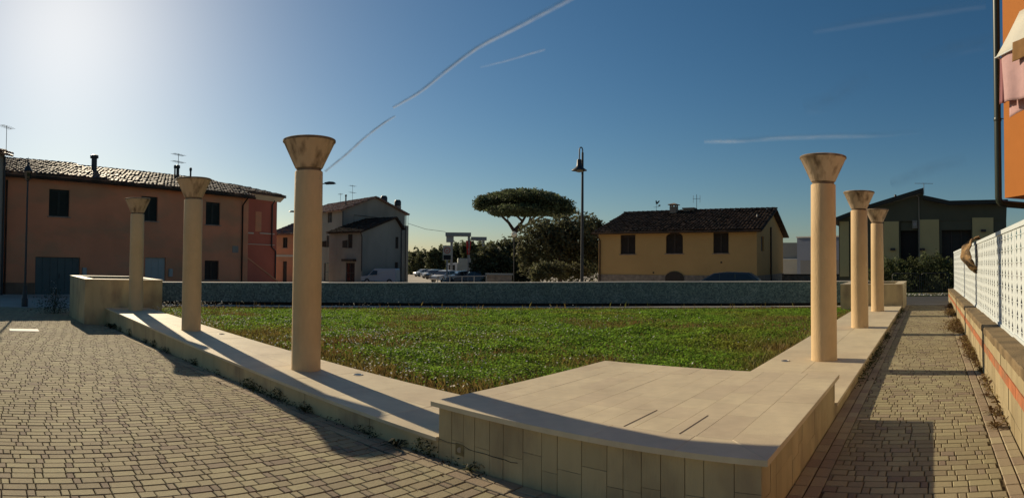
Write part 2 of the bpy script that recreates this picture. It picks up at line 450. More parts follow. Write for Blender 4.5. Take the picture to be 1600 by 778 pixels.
PL, PR, HB, HP, WL, WR = 2.601, 2.636, 0.170, 0.459, 1.234, 1.383
zp = lambda u, v: plaza_z(u)
zw = lambda u, v: 0.018
grid_sheet('plaza_bed', M['sand'], [(-8, -12), (30, -12), (30, 0.3), (2.6, 0.3), (-8, 0.3)], lambda u, v: plaza_z(u) - .013, 'brown sand bed between the plaza pavers')
grid_sheet('walk_bed', M['sand'], [(-1.74, 0.31), (-1.74, 18.6), (0.05, 18.6), (0.05, 0.31)], lambda u, v: .005, 'brown sand bed between the walk pavers')
cells = []
ub = 23.5
RW_ = .111
for k in range(2):                                         # red border courses along the bench foot
    for a, b, t0, t1 in courses(-1.7, ub, -RW_ * (k + 1), -RW_ * k, RW_, False, True): cells.append((a, b, t0, t1, False, 'paverred'))
for a, b, t0, t1 in courses(-7.5, -2 * RW_ - .002, -1.7, ub, RW_, True): cells.append((a, b, t0, t1, True, 'paverdark' if (b - a < .07 and random.random() < .5) or random.random() < .05 else 'paver'))
pavement('plaza_pavement', 'brown grey paver rows of the wide plaza beside the long bench', cells, zp)
cells = []
for k in range(2):
    for a, b, t0, t1 in courses(0.02, 18.5, -RW_ * (k + 1) - .004, -RW_ * k, RW_, True, True): cells.append((a, b, t0, t1, True, 'paverred'))
    for a, b, t0, t1 in courses(0.02, 18.5, -1.727 + RW_ * k, -1.727 + RW_ * (k + 1) + .0005, RW_, True, True): cells.append((a, b, t0, t1, True, 'paverred'))
for a, b, t0, t1 in courses(-1.727 + 2 * RW_ + .002, -2 * RW_ - .002, 0.02, 18.5, RW_, False): cells.append((a, b, t0, t1, False, 'paverdark' if (b - a < .07 and random.random() < .3) or random.random() < .04 else 'paver'))
pavement('walk_pavement', 'narrow paver walk between the bench and the white fence', cells, zw)

# ------------------------------------------------------------------ corner platform
def inner(u, v, z): return W(u, v, z)
plat = thing('stone_platform', 'large square travertine platform at the corner between the two benches', 'platform', (0, 0, 0))
mb = MB(); mb.box(.025, PL - .025, .025, PR - .025, -.12, HP - .035, inner); mb.build('core', M['joint'], plat)
# mitred concentric rings of top slabs
OV = .05
lo_u, hi_u, lo_v, hi_v = -OV, PL + OV, -OV, PR + .01
gap = .0022
def slab_quad(poly, z0, z1, parent, name='slab', mt='trav', jit=0.0):
    """poly in (u,v), given clockwise-in-uv so that it is counter-clockwise in the world"""
    n = len(poly); cu = sum(p[0] for p in poly) / n; cv = sum(p[1] for p in poly) / n
    def shrink(p, e):
        dx, dy = p[0] - cu, p[1] - cv; l = math.hypot(dx, dy) or 1
        return (p[0] - dx / l * e, p[1] - dy / l * e)
    c = .0020
    r0 = [W(*p, z0) for p in poly]; r1 = [W(*p, z1 - c + jit) for p in poly]; r2 = [W(*shrink(p, c * 1.4), z1 + jit) for p in poly]
    vs = r0 + r1 + r2
    ar = sum((vs[n + i][0] * vs[n + (i + 1) % n][1] - vs[n + (i + 1) % n][0] * vs[n + i][1]) for i in range(n))
    f = [tuple(reversed(range(n))), tuple(range(2 * n, 3 * n))]
    for i in range(n):
        j = (i + 1) % n; f += [(i, j, n + j, n + i), (n + i, n + j, 2 * n + j, 2 * n + i)]
    if ar < 0: f = [tuple(reversed(q)) for q in f]
    me = bpy.data.meshes.new(name)
    c0 = Vector((sum(p[0] for p in vs) / len(vs), sum(p[1] for p in vs) / len(vs), z1))
    me.from_pydata([Vector(p) - c0 for p in vs], [], f); me.update()
    o = obj(name, me, M[mt], parent); o.location = c0; return o
random.seed(11)
g = .0003
F0 = lo_v + .33                                            # front row along u, mitred at the street corner
cuts = [lo_u]
while hi_u - cuts[-1] > .95: cuts.append(cuts[-1] + random.uniform(.45, .75))
cuts.append(hi_u)
for i in range(len(cuts) - 1):
    i0 = cuts[i] + (.33 if i == 0 else 0)
    slab_quad([(cuts[i] + g, lo_v + g), (cuts[i + 1] - g, lo_v + g), (cuts[i + 1] - g, F0 - g), (i0 + g, F0 - g)], HP - .038, HP, plat, jit=random.gauss(0, .0005))
ucols = [lo_u, lo_u + .33]
while hi_u - ucols[-1] > .38: ucols.append(ucols[-1] + random.choice((.19, .22, .25)))
ucols.append(hi_u)
for q in range(len(ucols) - 1):
    vv_ = F0 if q else lo_v
    first = True
    while vv_ < hi_v - .02:
        e = min(hi_v, vv_ + random.uniform(.32, .62))
        if hi_v - e < .25: e = hi_v
        a0_ = vv_ + (.33 if (q == 0 and first) else 0)
        slab_quad([(ucols[q] + g, vv_ + g), (ucols[q] + g, e - g), (ucols[q + 1] - g, e - g), (ucols[q + 1] - g, a0_ + g)], HP - .038, HP, plat, jit=random.gauss(0, .0005))
        vv_ = e; first = False
# two opened joints
for uu in (1.07, .65):
    mb = MB(); mb.box(uu - .004, uu + .004, .28, .80, HP + .0012, HP + .0026, inner); mb.build('open_joint', M['joint'], plat)
# side slabs: front (v=0) and walk side (u=0), pond side hidden
def side_slabs(parent, along, s0, s1, z0, z1, fixed, wmin, wmax, split, mt='travside', thick=.03, out=-1, zf=None, seed=3):
    rnd = random.Random(seed); s = s0
    while s < s1 - .02:
        e = min(s1, s + rnd.uniform(wmin, wmax))
        if s1 - e < wmin * .5: e = s1
        zb = z0 if zf is None else zf((s + e) / 2)
        zs = [zb, z1]
        if split and rnd.random() < split: zs = [zb, zb + (z1 - zb) * rnd.choice((.42, .5, .62)), z1]
        for q in range(len(zs) - 1):
            j = rnd.uniform(0, .003)
            mb = MB(); g = .0025
            t0, t1 = sorted((fixed - out * thick * .2, fixed + out * j - out * 0))
            t0, t1 = sorted((fixed - out * thick, fixed + out * j))
            if along == 'u': mb.box(s + g, e - g, t0, t1, zs[q] + g * .6, zs[q + 1] - g * .6, inner)
            else: mb.box(t0, t1, s + g, e - g, zs[q] + g * .6, zs[q + 1] - g * .6, inner)
            cen = [sum(p[k] for p in mb.v) / 8 for k in range(3)]
            mb.v = [tuple(p[k] - cen[k] for k in range(3)) for p in mb.v]
            if along == 'u' or True: mb.f = [tuple(reversed(f)) for f in mb.f]
            o = mb.build('side_slab', M[mt], parent); o.location = cen
        s = e
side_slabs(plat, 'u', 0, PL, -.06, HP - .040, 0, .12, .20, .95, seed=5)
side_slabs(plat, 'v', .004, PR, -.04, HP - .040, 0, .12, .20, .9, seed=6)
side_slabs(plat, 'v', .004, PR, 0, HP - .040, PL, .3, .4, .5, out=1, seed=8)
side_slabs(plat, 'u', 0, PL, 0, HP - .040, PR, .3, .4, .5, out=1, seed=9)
# crack across the front slabs
pts = []
uu = 2.62; zz = .155
while uu > 1.75:
    pts.append(W(uu, -.0035, zz)); uu -= .06; zz += random.gauss(0, .006) + (.0005 if uu > 2 else .001)
mb = MB(); mb.tube(pts, .0024, 5); mb.build('crack', M['joint'], plat)
# recessed light on the front face
lf = MB(); lf.box(2.315, 2.405, -.006, .004, .075, .165, inner); o = lf.build('recessed_light', M['brass'], plat)
lf = MB(); lf.lathe([(.0, .0), (.018, .0), (.022, .008), (.0, .010)], 16); o2 = lf.build('lens', M['steel'], o)
o2.matrix_basis = Matrix.Translation(W(2.36, -.005, .12)) @ Matrix.Rotation(math.pi / 2, 4, 'X')

# ------------------------------------------------------------------ benches
bl = thing('long_stone_bench', 'long low stone bench by the plaza carrying three columns', 'bench')
UE = 15.35
mb = MB(); mb.box(PL + .003, UE - .02, .03, WL - .03, -.6, HB - .03, inner); mb.build('core', M['joint'], bl)
def bench_tops(parent, along, s0, s1, t0, t1, z, seed):
    rnd = random.Random(seed); s = s0
    while s < s1 - .05:
        e = min(s1, s + rnd.uniform(.75, 1.05))
        if s1 - e < .3: e = s1
        for q0, q1 in ((t0 - .03, (t0 + t1) / 2), ((t0 + t1) / 2, t1)):
            g = .0016
            if along == 'u': poly = [(s + g, q0 + g), (e - g, q0 + g), (e - g, q1 - g), (s + g, q1 - g)]
            else: poly = [(q0 + g, s + g), (q1 - g, s + g), (q1 - g, e - g), (q0 + g, e - g)]
            slab_quad(poly, z - .032, z, parent, jit=rnd.gauss(0, .0006))
        s = e
bench_tops(bl, 'u', PL + .003, UE, 0, WL, HB, 21)
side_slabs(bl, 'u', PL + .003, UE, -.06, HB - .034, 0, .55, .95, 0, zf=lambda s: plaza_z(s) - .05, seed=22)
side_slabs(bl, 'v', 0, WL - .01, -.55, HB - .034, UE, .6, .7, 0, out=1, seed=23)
br = thing('walkside_stone_bench', 'low stone bench along the narrow walk carrying three columns', 'bench')
VE = 16.2
HBR = .168
mb = MB(); mb.box(.03, WR - .03, PR + .003, VE, -.1, HBR - .03, inner); mb.build('core', M['joint'], br)
bench_tops(br, 'v', PR + .012, VE, 0, WR, HBR, 31)
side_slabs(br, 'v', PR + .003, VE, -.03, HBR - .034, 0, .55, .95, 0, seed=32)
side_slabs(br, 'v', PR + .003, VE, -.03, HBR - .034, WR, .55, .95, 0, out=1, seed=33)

# ------------------------------------------------------------------ columns
def make_column():
    root = thing('stone_column', 'x', 'column')
    mb = MB(); mb.lathe([(.196, 0), (.196, .012), (.193, .02), (.192, .9), (.189, 1.8), (.186, 2.595), (.181, 2.605)], 48); mb.build('shaft', M['colstone'], root)
    mb = MB(); mb.lathe([(.165, 2.60), (.165, 2.645)], 40); mb.build('neck', M['rimstone'], root)
    prof = [(.176, 2.645), (.182, 2.650), (.338, 2.985), (.348, 2.990), (.350, 3.020), (.340, 3.026), (.05, 3.03)]
    mb = MB(); mb.lathe(prof, 48); cp_ = mb.build('capital', M['capstone'], root)
    mb = MB(); mb.lathe([(.349, 2.992), (.3515, 2.994), (.3515, 3.017), (.348, 3.019)], 48); mb.build('rim_band', M['rimstone'], cp_)
    return root
c0 = make_column()
specs = [(5.785, .643, HB, 'stone column nearest the camera on the long plaza bench'),
         (5.785 + 4.405, .643, HB, 'middle stone column of the three on the plaza bench'),
         (5.785 + 8.81, .643, HB, 'farthest stone column on the plaza bench, beside the planter box'),
         (.594, 5.307, HBR, 'tall stone column nearest the camera on the walkside bench'),
         (.594, 5.307 + 4.432, HBR, 'middle stone column of the three beside the paver walk'),
         (.594, 5.307 + 8.865, HBR, 'farthest stone column on the walkside bench, before the house')]
for i, (u, v, z, lb) in enumerate(specs):
    o = c0 if i == 0 else copy_tree(c0)
    o.location = W(u, v, z); o.rotation_euler = (0, 0, i * 1.3)
    tag(o, lb, 'column', 'stone columns standing on the benches')
ul = None
for i, (u, v, z, lb) in enumerate([(5.15, 1.02, HB, 'round recessed floor light beside the nearest plaza bench column'), (9.5, 1.0, HB, 'round recessed floor light beside the middle plaza bench column'),
                                   (13.95, 1.0, HB, 'round recessed floor light beside the farthest plaza bench column'), (1.13, 5.1, HBR, 'round recessed floor light beside the nearest walkside column')]):
    if ul is None:
        ul = thing('floor_light', lb, 'light')
        mb = MB(); mb.lathe([(.065, 0), (.065, .005), (.060, .007), (.050, .007), (.048, .003)], 32); mb.build('rim', M['steel'], ul)
        mb = MB(); mb.lathe([(.047, 0.001), (.046, .003), (.01, .004)], 24); mb.build('lens', M['glass'], ul)
        o = ul
    else: o = copy_tree(ul)
    o.location = W(u, v, z + .001); tag(o, lb, 'light', 'floor lights in the benches')

# ------------------------------------------------------------------ planters
def planter(label, u0, u1, v0, v1, zb, zt):
    root = thing('planter_box', label, 'planter')
    w = .28
    mb = MB(); I = inner
    for a in ((u0, u1, v0, v0 + w), (u0, u1, v1 - w, v1), (u0, u0 + w, v0 + w + .001, v1 - w - .001), (u1 - w, u1, v0 + w + .001, v1 - w - .001)):
        q = MB(); q.box(*a, zb, zt - .032, I); q.f = [tuple(reversed(f)) for f in q.f]; q.build('wall', M['travside'], root)
    e = .012
    for a in ((u0 - e, u1 + e, v0 - e, v0 + w), (u0 - e, u1 + e, v1 - w, v1 + e), (u0 - e, u0 + w, v0 + w + .002, v1 - w - .002), (u1 - w, u1 + e, v0 + w + .002, v1 - w - .002)):
        q = MB(); q.bbox(*a, zt - .03, zt, .004, I); q.f = [tuple(reversed(f)) for f in q.f]; q.build('coping_slab', M['trav'], root)
    q = MB(); q.box(u0 + w, u1 - w, v0 + w, v1 - w, zb, zt - .22, I); q.f = [tuple(reversed(f)) for f in q.f]; q.build('soil', M['soil'], root)
    return root
planter('big square stone planter box behind the far end of the plaza bench', 15.37, 18.3, -.62, 1.62, -.6, .97)
planter('square stone planter box at the far end of the walkside bench', -.06, 2.02, 16.22, 19.2, -.3, .90)

# ------------------------------------------------------------------ curved mosaic wall and basin kerb
def arc_wall(name, label, cat, r0, r1, a0, a1, z0, z1, mt, n=72, parent=None, uvmap=False, cc=(0.0, 0.0)):
    vs, fs = [], []
    for k in range(n + 1):
        a = a0 + (a1 - a0) * k / n
        for r, z in ((r0, z0), (r0, z1), (r1, z1), (r1, z0)):
            vs.append(W(cc[0] + r * math.cos(a), cc[1] + r * math.sin(a), z(a) if callable(z) else z))
    for k in range(n):
        for j in range(4):
            fs.append((k * 4 + j, (k + 1) * 4 + j, (k + 1) * 4 + (j + 1) % 4, k * 4 + (j + 1) % 4))
    fs += [(0, 1, 2, 3), tuple(n * 4 + i for i in (3, 2, 1, 0))]
    me = bpy.data.meshes.new(name); me.from_pydata(vs, [], fs); me.update()
    if uvmap:
        uvl = me.uv_layers.new(name='UVMap')
        for li, lp in enumerate(me.loops):
            vi = lp.vertex_index; k = vi // 4
            uvl.data[li].uv = ((a0 + (a1 - a0) * k / n) * r0, vs[vi][2])
    o = obj(name, me, mt, parent)
    if label: tag(o, label, cat)
    return o
mw = thing('curved_mosaic_wall', 'long curved blue mosaic wall closing the far side of the lawn', 'wall')
ztop = lambda a: 0.72 + 0.18 * min(1, max(0, a / 1.05))
wr = lambda a: 0
RW = 18.75
arc_wall('mosaic_face', None, None, RW, RW + .28, .06, 1.50, .12, ztop, M['mosaic'], 96, mw, True)
arc_wall('recessed_plinth', None, None, RW + .16, RW + .27, .06, 1.50, -.5, .118, M['black'], 96, mw)
arc_wall('coping', None, None, RW - .02, RW + .30, .06, 1.50, lambda a: ztop(a) + .001, lambda a: ztop(a) + .03, M['coping'], 96, mw)
arc_wall('basin_kerb', 'thin pale curved kerb between the lawn and the mosaic wall', 'kerb', 17.45, 17.64, .075, 1.49, -.2, .085, M['coping'], 96)
arc_wall('basin_floor', None, None, 17.60, 18.76, .06, 1.50, -.30, -.25, M['black'], 96)
tag(bpy.data.objects['basin_floor'], 'dark empty basin floor at the foot of the mosaic wall', None, None, 'structure')

# ------------------------------------------------------------------ vegetation helpers
def cards(name, pos, size, normal_up, material, parent=None, elong=1.0, tone=None, bend=0.0):
    """pos (n,3), size (n,), random quads; normal_up in 0..1 pulls the faces towards lying flat"""
    n = len(pos)
    nrm = rng.normal(size=(n, 3)); nrm /= np.linalg.norm(nrm, axis=1)[:, None] + 1e-9
    nrm[:, 2] = np.abs(nrm[:, 2]); nrm = nrm * (1 - normal_up) + np.array([0, 0, 1.0]) * normal_up
    nrm /= np.linalg.norm(nrm, axis=1)[:, None] + 1e-9
    t = rng.normal(size=(n, 3)); a = np.cross(nrm, t); a /= np.linalg.norm(a, axis=1)[:, None] + 1e-9
    b = np.cross(nrm, a)
    s = size[:, None] * .5
    v = np.empty((n, 4, 3), 'f')
    v[:, 0] = pos - a * s * elong; v[:, 1] = pos - b * s * .62 + nrm * s * bend
    v[:, 2] = pos + a * s * elong; v[:, 3] = pos + b * s * .62 + nrm * s * bend
    me = bpy.data.meshes.new(name)
    me.vertices.add(n * 4); me.vertices.foreach_set('co', v.reshape(-1))
    me.loops.add(n * 4); me.loops.foreach_set('vertex_index', np.arange(n * 4, dtype='i'))
    me.polygons.add(n); me.polygons.foreach_set('loop_start', np.arange(0, n * 4, 4, dtype='i'))
    me.update(calc_edges=True)
    at_ = me.attributes.new('tone', 'FLOAT', 'POINT')
    tn = rng.random(n) if tone is None else tone
    at_.data.foreach_set('value', np.repeat(tn.astype('f'), 4))
    return obj(name, me, material, parent)
def blades(name, base, height, width, lean, material, parent=None):
    n = len(base); a = rng.random(n) * 2 * np.pi; la = rng.random(n) * 2 * np.pi
    d = np.stack([np.cos(a), np.sin(a), np.zeros(n)], 1) * (width[:, None] * .5)
    ln = np.stack([np.cos(la), np.sin(la), np.zeros(n)], 1) * (lean * height * rng.random(n))[:, None]
    v = np.empty((n, 4, 3), 'f')
    v[:, 0] = base - d; v[:, 1] = base + d
    mid = base + ln * .35 + np.array([0, 0, 1.0]) * (height * .6)[:, None]
    v[:, 2] = mid + d * .8; v[:, 3] = base + ln + np.array([0, 0, 1.0]) * height[:, None]
    me = bpy.data.meshes.new(name)
    me.vertices.add(n * 4); me.vertices.foreach_set('co', v.reshape(-1))
    me.loops.add(n * 4); me.loops.foreach_set('vertex_index', np.arange(n * 4, dtype='i'))
    me.polygons.add(n); me.polygons.foreach_set('loop_start', np.arange(0, n * 4, 4, dtype='i'))
    me.update(calc_edges=True)
    at_ = me.attributes.new('tone', 'FLOAT', 'POINT'); at_.data.foreach_set('value', np.repeat(rng.random(n).astype('f'), 4))
    return obj(name, me, material, parent)
def vnoise(x, y, sc, seed=0):
    """cheap smooth value noise in 0..1"""
    x = np.asarray(x) * sc; y = np.asarray(y) * sc
    xi = np.floor(x).astype(int); yi = np.floor(y).astype(int); fx = x - xi; fy = y - yi
    fx = fx * fx * (3 - 2 * fx); fy = fy * fy * (3 - 2 * fy)
    def h(i, j):
        k = (i * 374761393 + j * 668265263 + seed * 974711) & 0x7fffffff
        k = (k ^ (k >> 13)) * 1274126177 & 0x7fffffff
        return ((k ^ (k >> 16)) & 0xffff) / 65535.0
    return (h(xi, yi) * (1 - fx) + h(xi + 1, yi) * fx) * (1 - fy) + (h(xi, yi + 1) * (1 - fx) + h(xi + 1, yi + 1) * fx) * fy
def uv_to_xy(u, v):
    return B0.x + u * LD.x + v * RD.x, B0.y + u * LD.y + v * RD.y

# ------------------------------------------------------------------ lawn
def lawn_ground(u, v):
    fall = 1 - .7 * np.clip((np.hypot(u, v) - 9) / 7, 0, 1)
    return .005 + fall * (.09 * vnoise(u, v, .35, 3) * np.minimum(1, np.minimum(u - 1.2, v - 1.2) / 2) + .03 * vnoise(u, v, 1.3, 5))
def in_lawn(u, v):
    r = np.hypot(u, v)
    ok = (u > WR + .015) & (v > WL + .015) & (r < 17.44)
    ok &= ~((u < PL + .05) & (v < PR + .04))
    ok &= ~((u > 15.3) & (v < 1.65)) & ~((v > 16.2) & (u < 2.05))
    return ok
vs, fs = [], []
N = 60
for i in range(N + 1):
    for j in range(N + 1):
        u = 1.0 + 16.6 * i / N; v = 1.0 + 16.6 * j / N
        vs.append(W(u, v, float(lawn_ground(np.array(max(u, 1.2)), np.array(max(v, 1.2))))))
for i in range(N):
    for j in range(N):
        u = 1.0 + 16.6 * (i + .5) / N; v = 1.0 + 16.6 * (j + .5) / N
        if math.hypot(u, v) < 17.62 and not (u < PL - .3 and v < PR - .3) and not (u > 15.5 and v < 1.4) and not (v > 16.4 and u < 1.8):
            b = i * (N + 1) + j; fs.append((b, b + 1, b + N + 2, b + N + 1))
me = bpy.data.meshes.new('lawn'); me.from_pydata(vs, [], fs); me.update()
tag(obj('lawn', me, M['soil']), 'earth of the quarter round lawn between the benches', None, None, 'structure')
def lawn_samples(n, power=1.0):
    u = 1.2 + 16.4 * rng.random(n); v = 1.2 + 16.4 * rng.random(n)
    ok = in_lawn(u, v); u, v = u[ok], v[ok]
    x, y = uv_to_xy(u, v); d = np.hypot(x, y)
    keep = rng.random(len(d)) < np.minimum(1, (7.0 / d) ** power)
    return u[keep], v[keep], x[keep], y[keep], d[keep]
# patches: 1 = lush clover, 0 = thin dry grass
def lush(u, v):
    n = vnoise(u, v, .42, 11) * .6 + vnoise(u, v, 1.1, 12) * .4
    r = np.hypot(u, v)
    edge = np.minimum(np.minimum(u - WR, v - WL) / 1.1, (17.4 - r) / 1.6)
    cor = np.hypot(u - PL - .2, v - WL - .1) / 2.2            # dry corner by the platform
    k = np.clip(n * 1.5 - .1, 0, 1) * np.clip(edge, .12, 1) * np.clip(cor, .08, 1)
    return np.clip(k * 1.5, 0, 1)
u, v, x, y, d = lawn_samples(640000, .75)
k = lush(u, v); keep = rng.random(len(k)) < np.clip(k * 1.25, .06, 1)
u, v, x, y, d, k = (q[keep] for q in (u, v, x, y, d, k))
hgt = (.02 + .15 * k * (.12 + 1.15 * vnoise(u, v, 1.9, 21) ** 2)) * rng.random(len(u)) ** .6 * (1 - .55 * np.clip((np.hypot(u, v) - 8) / 8, 0, 1))
pos = np.stack([x, y, lawn_ground(u, v) + hgt], 1)
size = (.017 + .0026 * d) * rng.uniform(.7, 1.4, len(u))
g = cards('clover_cover', pos, size, .42, M['clover'], None, 1.0, None, .25)
tag(g, 'lush green clover and weed cover filling the lawn', 'clover', None, 'stuff')
u, v, x, y, d = lawn_samples(300000, .8)
k = lush(u, v); keep = rng.random(len(k)) < np.clip(1.10 - k, .13, 1)
u, v, x, y, d, k = (q[keep] for q in (u, v, x, y, d, k))
h = rng.uniform(.05, .16, len(u)) * (1.1 - .3 * k) * (1 - .5 * np.clip((np.hypot(u, v) - 8) / 8, 0, 1))
b = np.stack([x, y, lawn_ground(u, v) - .01], 1)
g = blades('dry_grass', b, h, (.005 + .0011 * d), .7, M['dry'])
tag(g, 'thin brown dry grass at the edges of the lawn', 'grass', None, 'stuff')
# daisies, thick towards the plaza bench
n = 12000
u = 1.3 + 16 * rng.random(n); v = 1.3 + 13 * rng.random(n) ** 1.6
ok = in_lawn(u, v); u, v = u[ok], v[ok]
dens = np.clip(vnoise(u, v, .6, 31) * 1.7 - .55, 0, 1) * np.clip((u - 2.2) / 6, .12, 1) * np.clip(1.35 - v / 9, .10, 1)
ok = rng.random(len(u)) < dens; u, v = u[ok], v[ok]
x, y = uv_to_xy(u, v)
pos = np.stack([x, y, lawn_ground(u, v) + rng.uniform(.08, .22, len(u))], 1)
g = cards('daisies', pos, rng.uniform(.026, .046, len(u)) + .0004 * np.hypot(x, y), .35, M['petal'], None, .8)
tag(g, 'scattered small white daisies on the side of the lawn by the plaza bench', 'daisies', None, 'stuff')
# pale tall stalks by the basin kerb
n = 420
a = rng.uniform(.1, 1.45, n); r = rng.uniform(16.3, 17.4, n)
u, v = r * np.cos(a), r * np.sin(a); x, y = uv_to_xy(u, v)
g = blades('kerb_stalks', np.stack([x, y, np.full(n, .05)], 1), rng.uniform(.06, .26, n) * (rng.random(n) ** 1.3 + .3), np.full(n, .015), .5, M['dry'])
tag(g, 'sparse tall dry stalks along the far kerb of the lawn', 'grass', None, 'stuff')

# weeds at the foot of the plaza bench
n = 9000
uu = 2.0 + 13.3 * rng.random(n)
cl = vnoise(uu, uu * 0, 1.6, 41) * vnoise(uu, uu * 0, 4.3, 42)
ok = rng.random(n) < np.clip(cl * 3.0 - .55, .05, 1); uu, cl = uu[ok], cl[ok]; n = len(uu)
vv = -np.abs(rng.normal(0, .04, n)) - .005
x, y = uv_to_xy(uu, vv)
zz = np.array([plaza_z(q) for q in uu])
pos = np.stack([x, y, zz + rng.random(n) ** 1.5 * (.02 + .20 * np.clip(cl, 0, 1))], 1)
g = cards('bench_weeds', pos, rng.uniform(.010, .028, n), .3, M['weed'], None, 1.5)
tag(g, 'dark ragged weeds growing along the foot of the plaza bench', 'weeds', None, 'stuff')
def rosette(label, u, v, n, ln, mt='weed'):
    root = thing('weed_plant', label, 'weed', W(u, v, plaza_z(u)))
    mb = MB()
    for i in range(n):
        a = 2.4 * i + random.random(); el = random.uniform(.3, 1.15); l = ln * random.uniform(.6, 1)
        dx, dy = math.cos(a), math.sin(a)
        p1 = Vector((dx * math.cos(el), dy * math.cos(el), math.sin(el))) * l * .55; p2 = p1 + Vector((dx, dy, -.15)) * l * .45
        s = Vector((-dy, dx, 0)) * l * .09
        mb.add([(0, 0, 0), p1 - s, p2, p1 + s], [(0, 1, 2, 3)])
    mb.build('leaves', M[mt], root)
    return root
rosette('spiky green weed at the bench foot just before the platform', 3.05, -.07, 16, .2)
rosette('small leafy weed at the foot of the platform front', 2.2, -.06, 14, .12)
rosette('ragged weed at the bench foot below the nearest column', 4.6, -.06, 16, .17)
rosette('bushy weed clump where the bench meets the planter box', 14.2, -.12, 22, .34)
# tall weed with pale flower heads beyond the planter box
tw = thing('tall_weed', 'tall flowering weed clump beside the planter box in the shade', 'weed', W(19.4, -1.0, plaza_z(19.4)))
n = 900; p = rng.normal(size=(n, 3)) * np.array([.30, .30, .20]) + np.array([0, 0, .30]); p[:, 2] = np.abs(p[:, 2])
cards('leaves', p, rng.uniform(.03, .08, n), .3, M['weed'], tw)
n = 26; p = rng.normal(size=(n, 3)) * np.array([.16, .16, .14]) + np.array([0, 0, .85])
cards('flower_heads', p, rng.uniform(.03, .06, n), .3, M['petal'], tw)['kind'] = 'stuff'
mb = MB()
for i in range(14):
    a = random.random() * 6.28; mb.tube([(0, 0, 0), (.15 * math.cos(a), .15 * math.sin(a), .55), (.22 * math.cos(a), .22 * math.sin(a), .85)], .005, 4)
mb.build('stems', M['weed'], tw)
# pale sheet metal cover in the plaza
cv = MB(); cv.bbox(13.30, 13.74, -2.78, -2.06, plaza_z(13.5) + .004, plaza_z(13.5) + .016, .003, inner)
tag(cv.build('drain_cover', M['coping']), 'pale rectangular cover plate lying flush in the plaza pavers', 'cover')

n = 150
uu = rng.uniform(0, 15, n); vv = -rng.random(n) ** 1.5 * 5 - .1; x, y = uv_to_xy(uu, vv)
g = cards('plaza_litter', np.stack([x, y, np.array([plaza_z(q) for q in uu]) + .006], 1), rng.uniform(.012, .04, n), .5, M['deadleaf'], None, 1.1)
tag(g, 'scattered tiny dry leaves and grit on the plaza pavers', 'litter', None, 'stuff')
# ------------------------------------------------------------------ parapet, white fence
UW = -1.735
par = thing('parapet_wall', 'low stained concrete parapet with an orange stripe under the white fence', 'wall')
VA, VB = -2.5, 21.5
def ptop(v): return .73 - .0125 * max(0, v - 1.2)
def wall_run(name, u0, u1, za, zb, mt, n=24, jag=0.0):
    vs, fs = [], []
    for k in range(n + 1):
        v = VA + (VB - VA) * k / n
        for (u, z) in ((u0, za(v)), (u1, za(v)), (u1, zb(v)), (u0, zb(v))): vs.append(W(u, v, z))
    for k in range(n):
        for j in range(4): fs.append((k * 4 + j, k * 4 + (j + 1) % 4, (k + 1) * 4 + (j + 1) % 4, (k + 1) * 4 + j))
    fs += [(0, 3, 2, 1), tuple(n * 4 + i for i in (0, 1, 2, 3))]
    me = bpy.data.meshes.new(name); me.from_pydata(vs, [], fs); me.update()
    return obj(name, me, M[mt], par)
# course of blocks below the stripe
wall_run('backing', UW - .30, UW - .022, lambda v: -.3, lambda v: ptop(v) - .11, 'joint')
rnd = random.Random(4)
for zi, (f0, f1) in enumerate(((-.3, .17), (.17, .39))):
    v = VA - rnd.random() * .3
    while v < VB:
        e = v + rnd.uniform(.38, .44)
        zt = lambda q: f1 - .0125 * max(0, q - 1.2) * (0.55 if zi == 0 else .8)
        z_lo = f0 if zi == 0 else f0 - .0125 * max(0, (v + e) / 2 - 1.2) * .55
        j = rnd.uniform(-.004, .004)
        mb = MB(); mb.box(UW - .03, UW + j, v + .003, e - .003, z_lo + .003, zt((v + e) / 2) - .003, inner)
        mb.build('block', M['concrete'], par)
        v = e
v = VA
while v < VB:                                            # orange band bricks
    e = v + .25
    mb = MB(); s = .0125 * max(0, (v + e) / 2 - 1.2)
    mb.box(UW - .03, UW + .006 + rnd.uniform(-.001, .002), v + .002, e - .002, .392 - s * .8, .50 - s * .9, inner)
    mb.build('band_brick', M['orangeband'], par)
    v = e
v = VA
while v < VB:                                            # upper course
    e = v + rnd.uniform(.46, .54); s = .0125 * max(0, (v + e) / 2 - 1.2)
    mb = MB(); mb.box(UW - .03, UW + rnd.uniform(-.003, .003), v + .002, e - .002, .503 - s * .9, .645 - s, inner); mb.build('block', M['concrete'], par)
    v = e
v = VA
while v < VB:                                            # coping stones
    e = v + rnd.uniform(.95, 1.05); s = ptop((v + e) / 2)
    mb = MB(); mb.bbox(UW - .33, UW + .012, v + .002, e - .002, s - .085, s + rnd.uniform(-.003, .003), .012, inner); mb.build('coping_stone', M['copebrown'], par)
    v = e
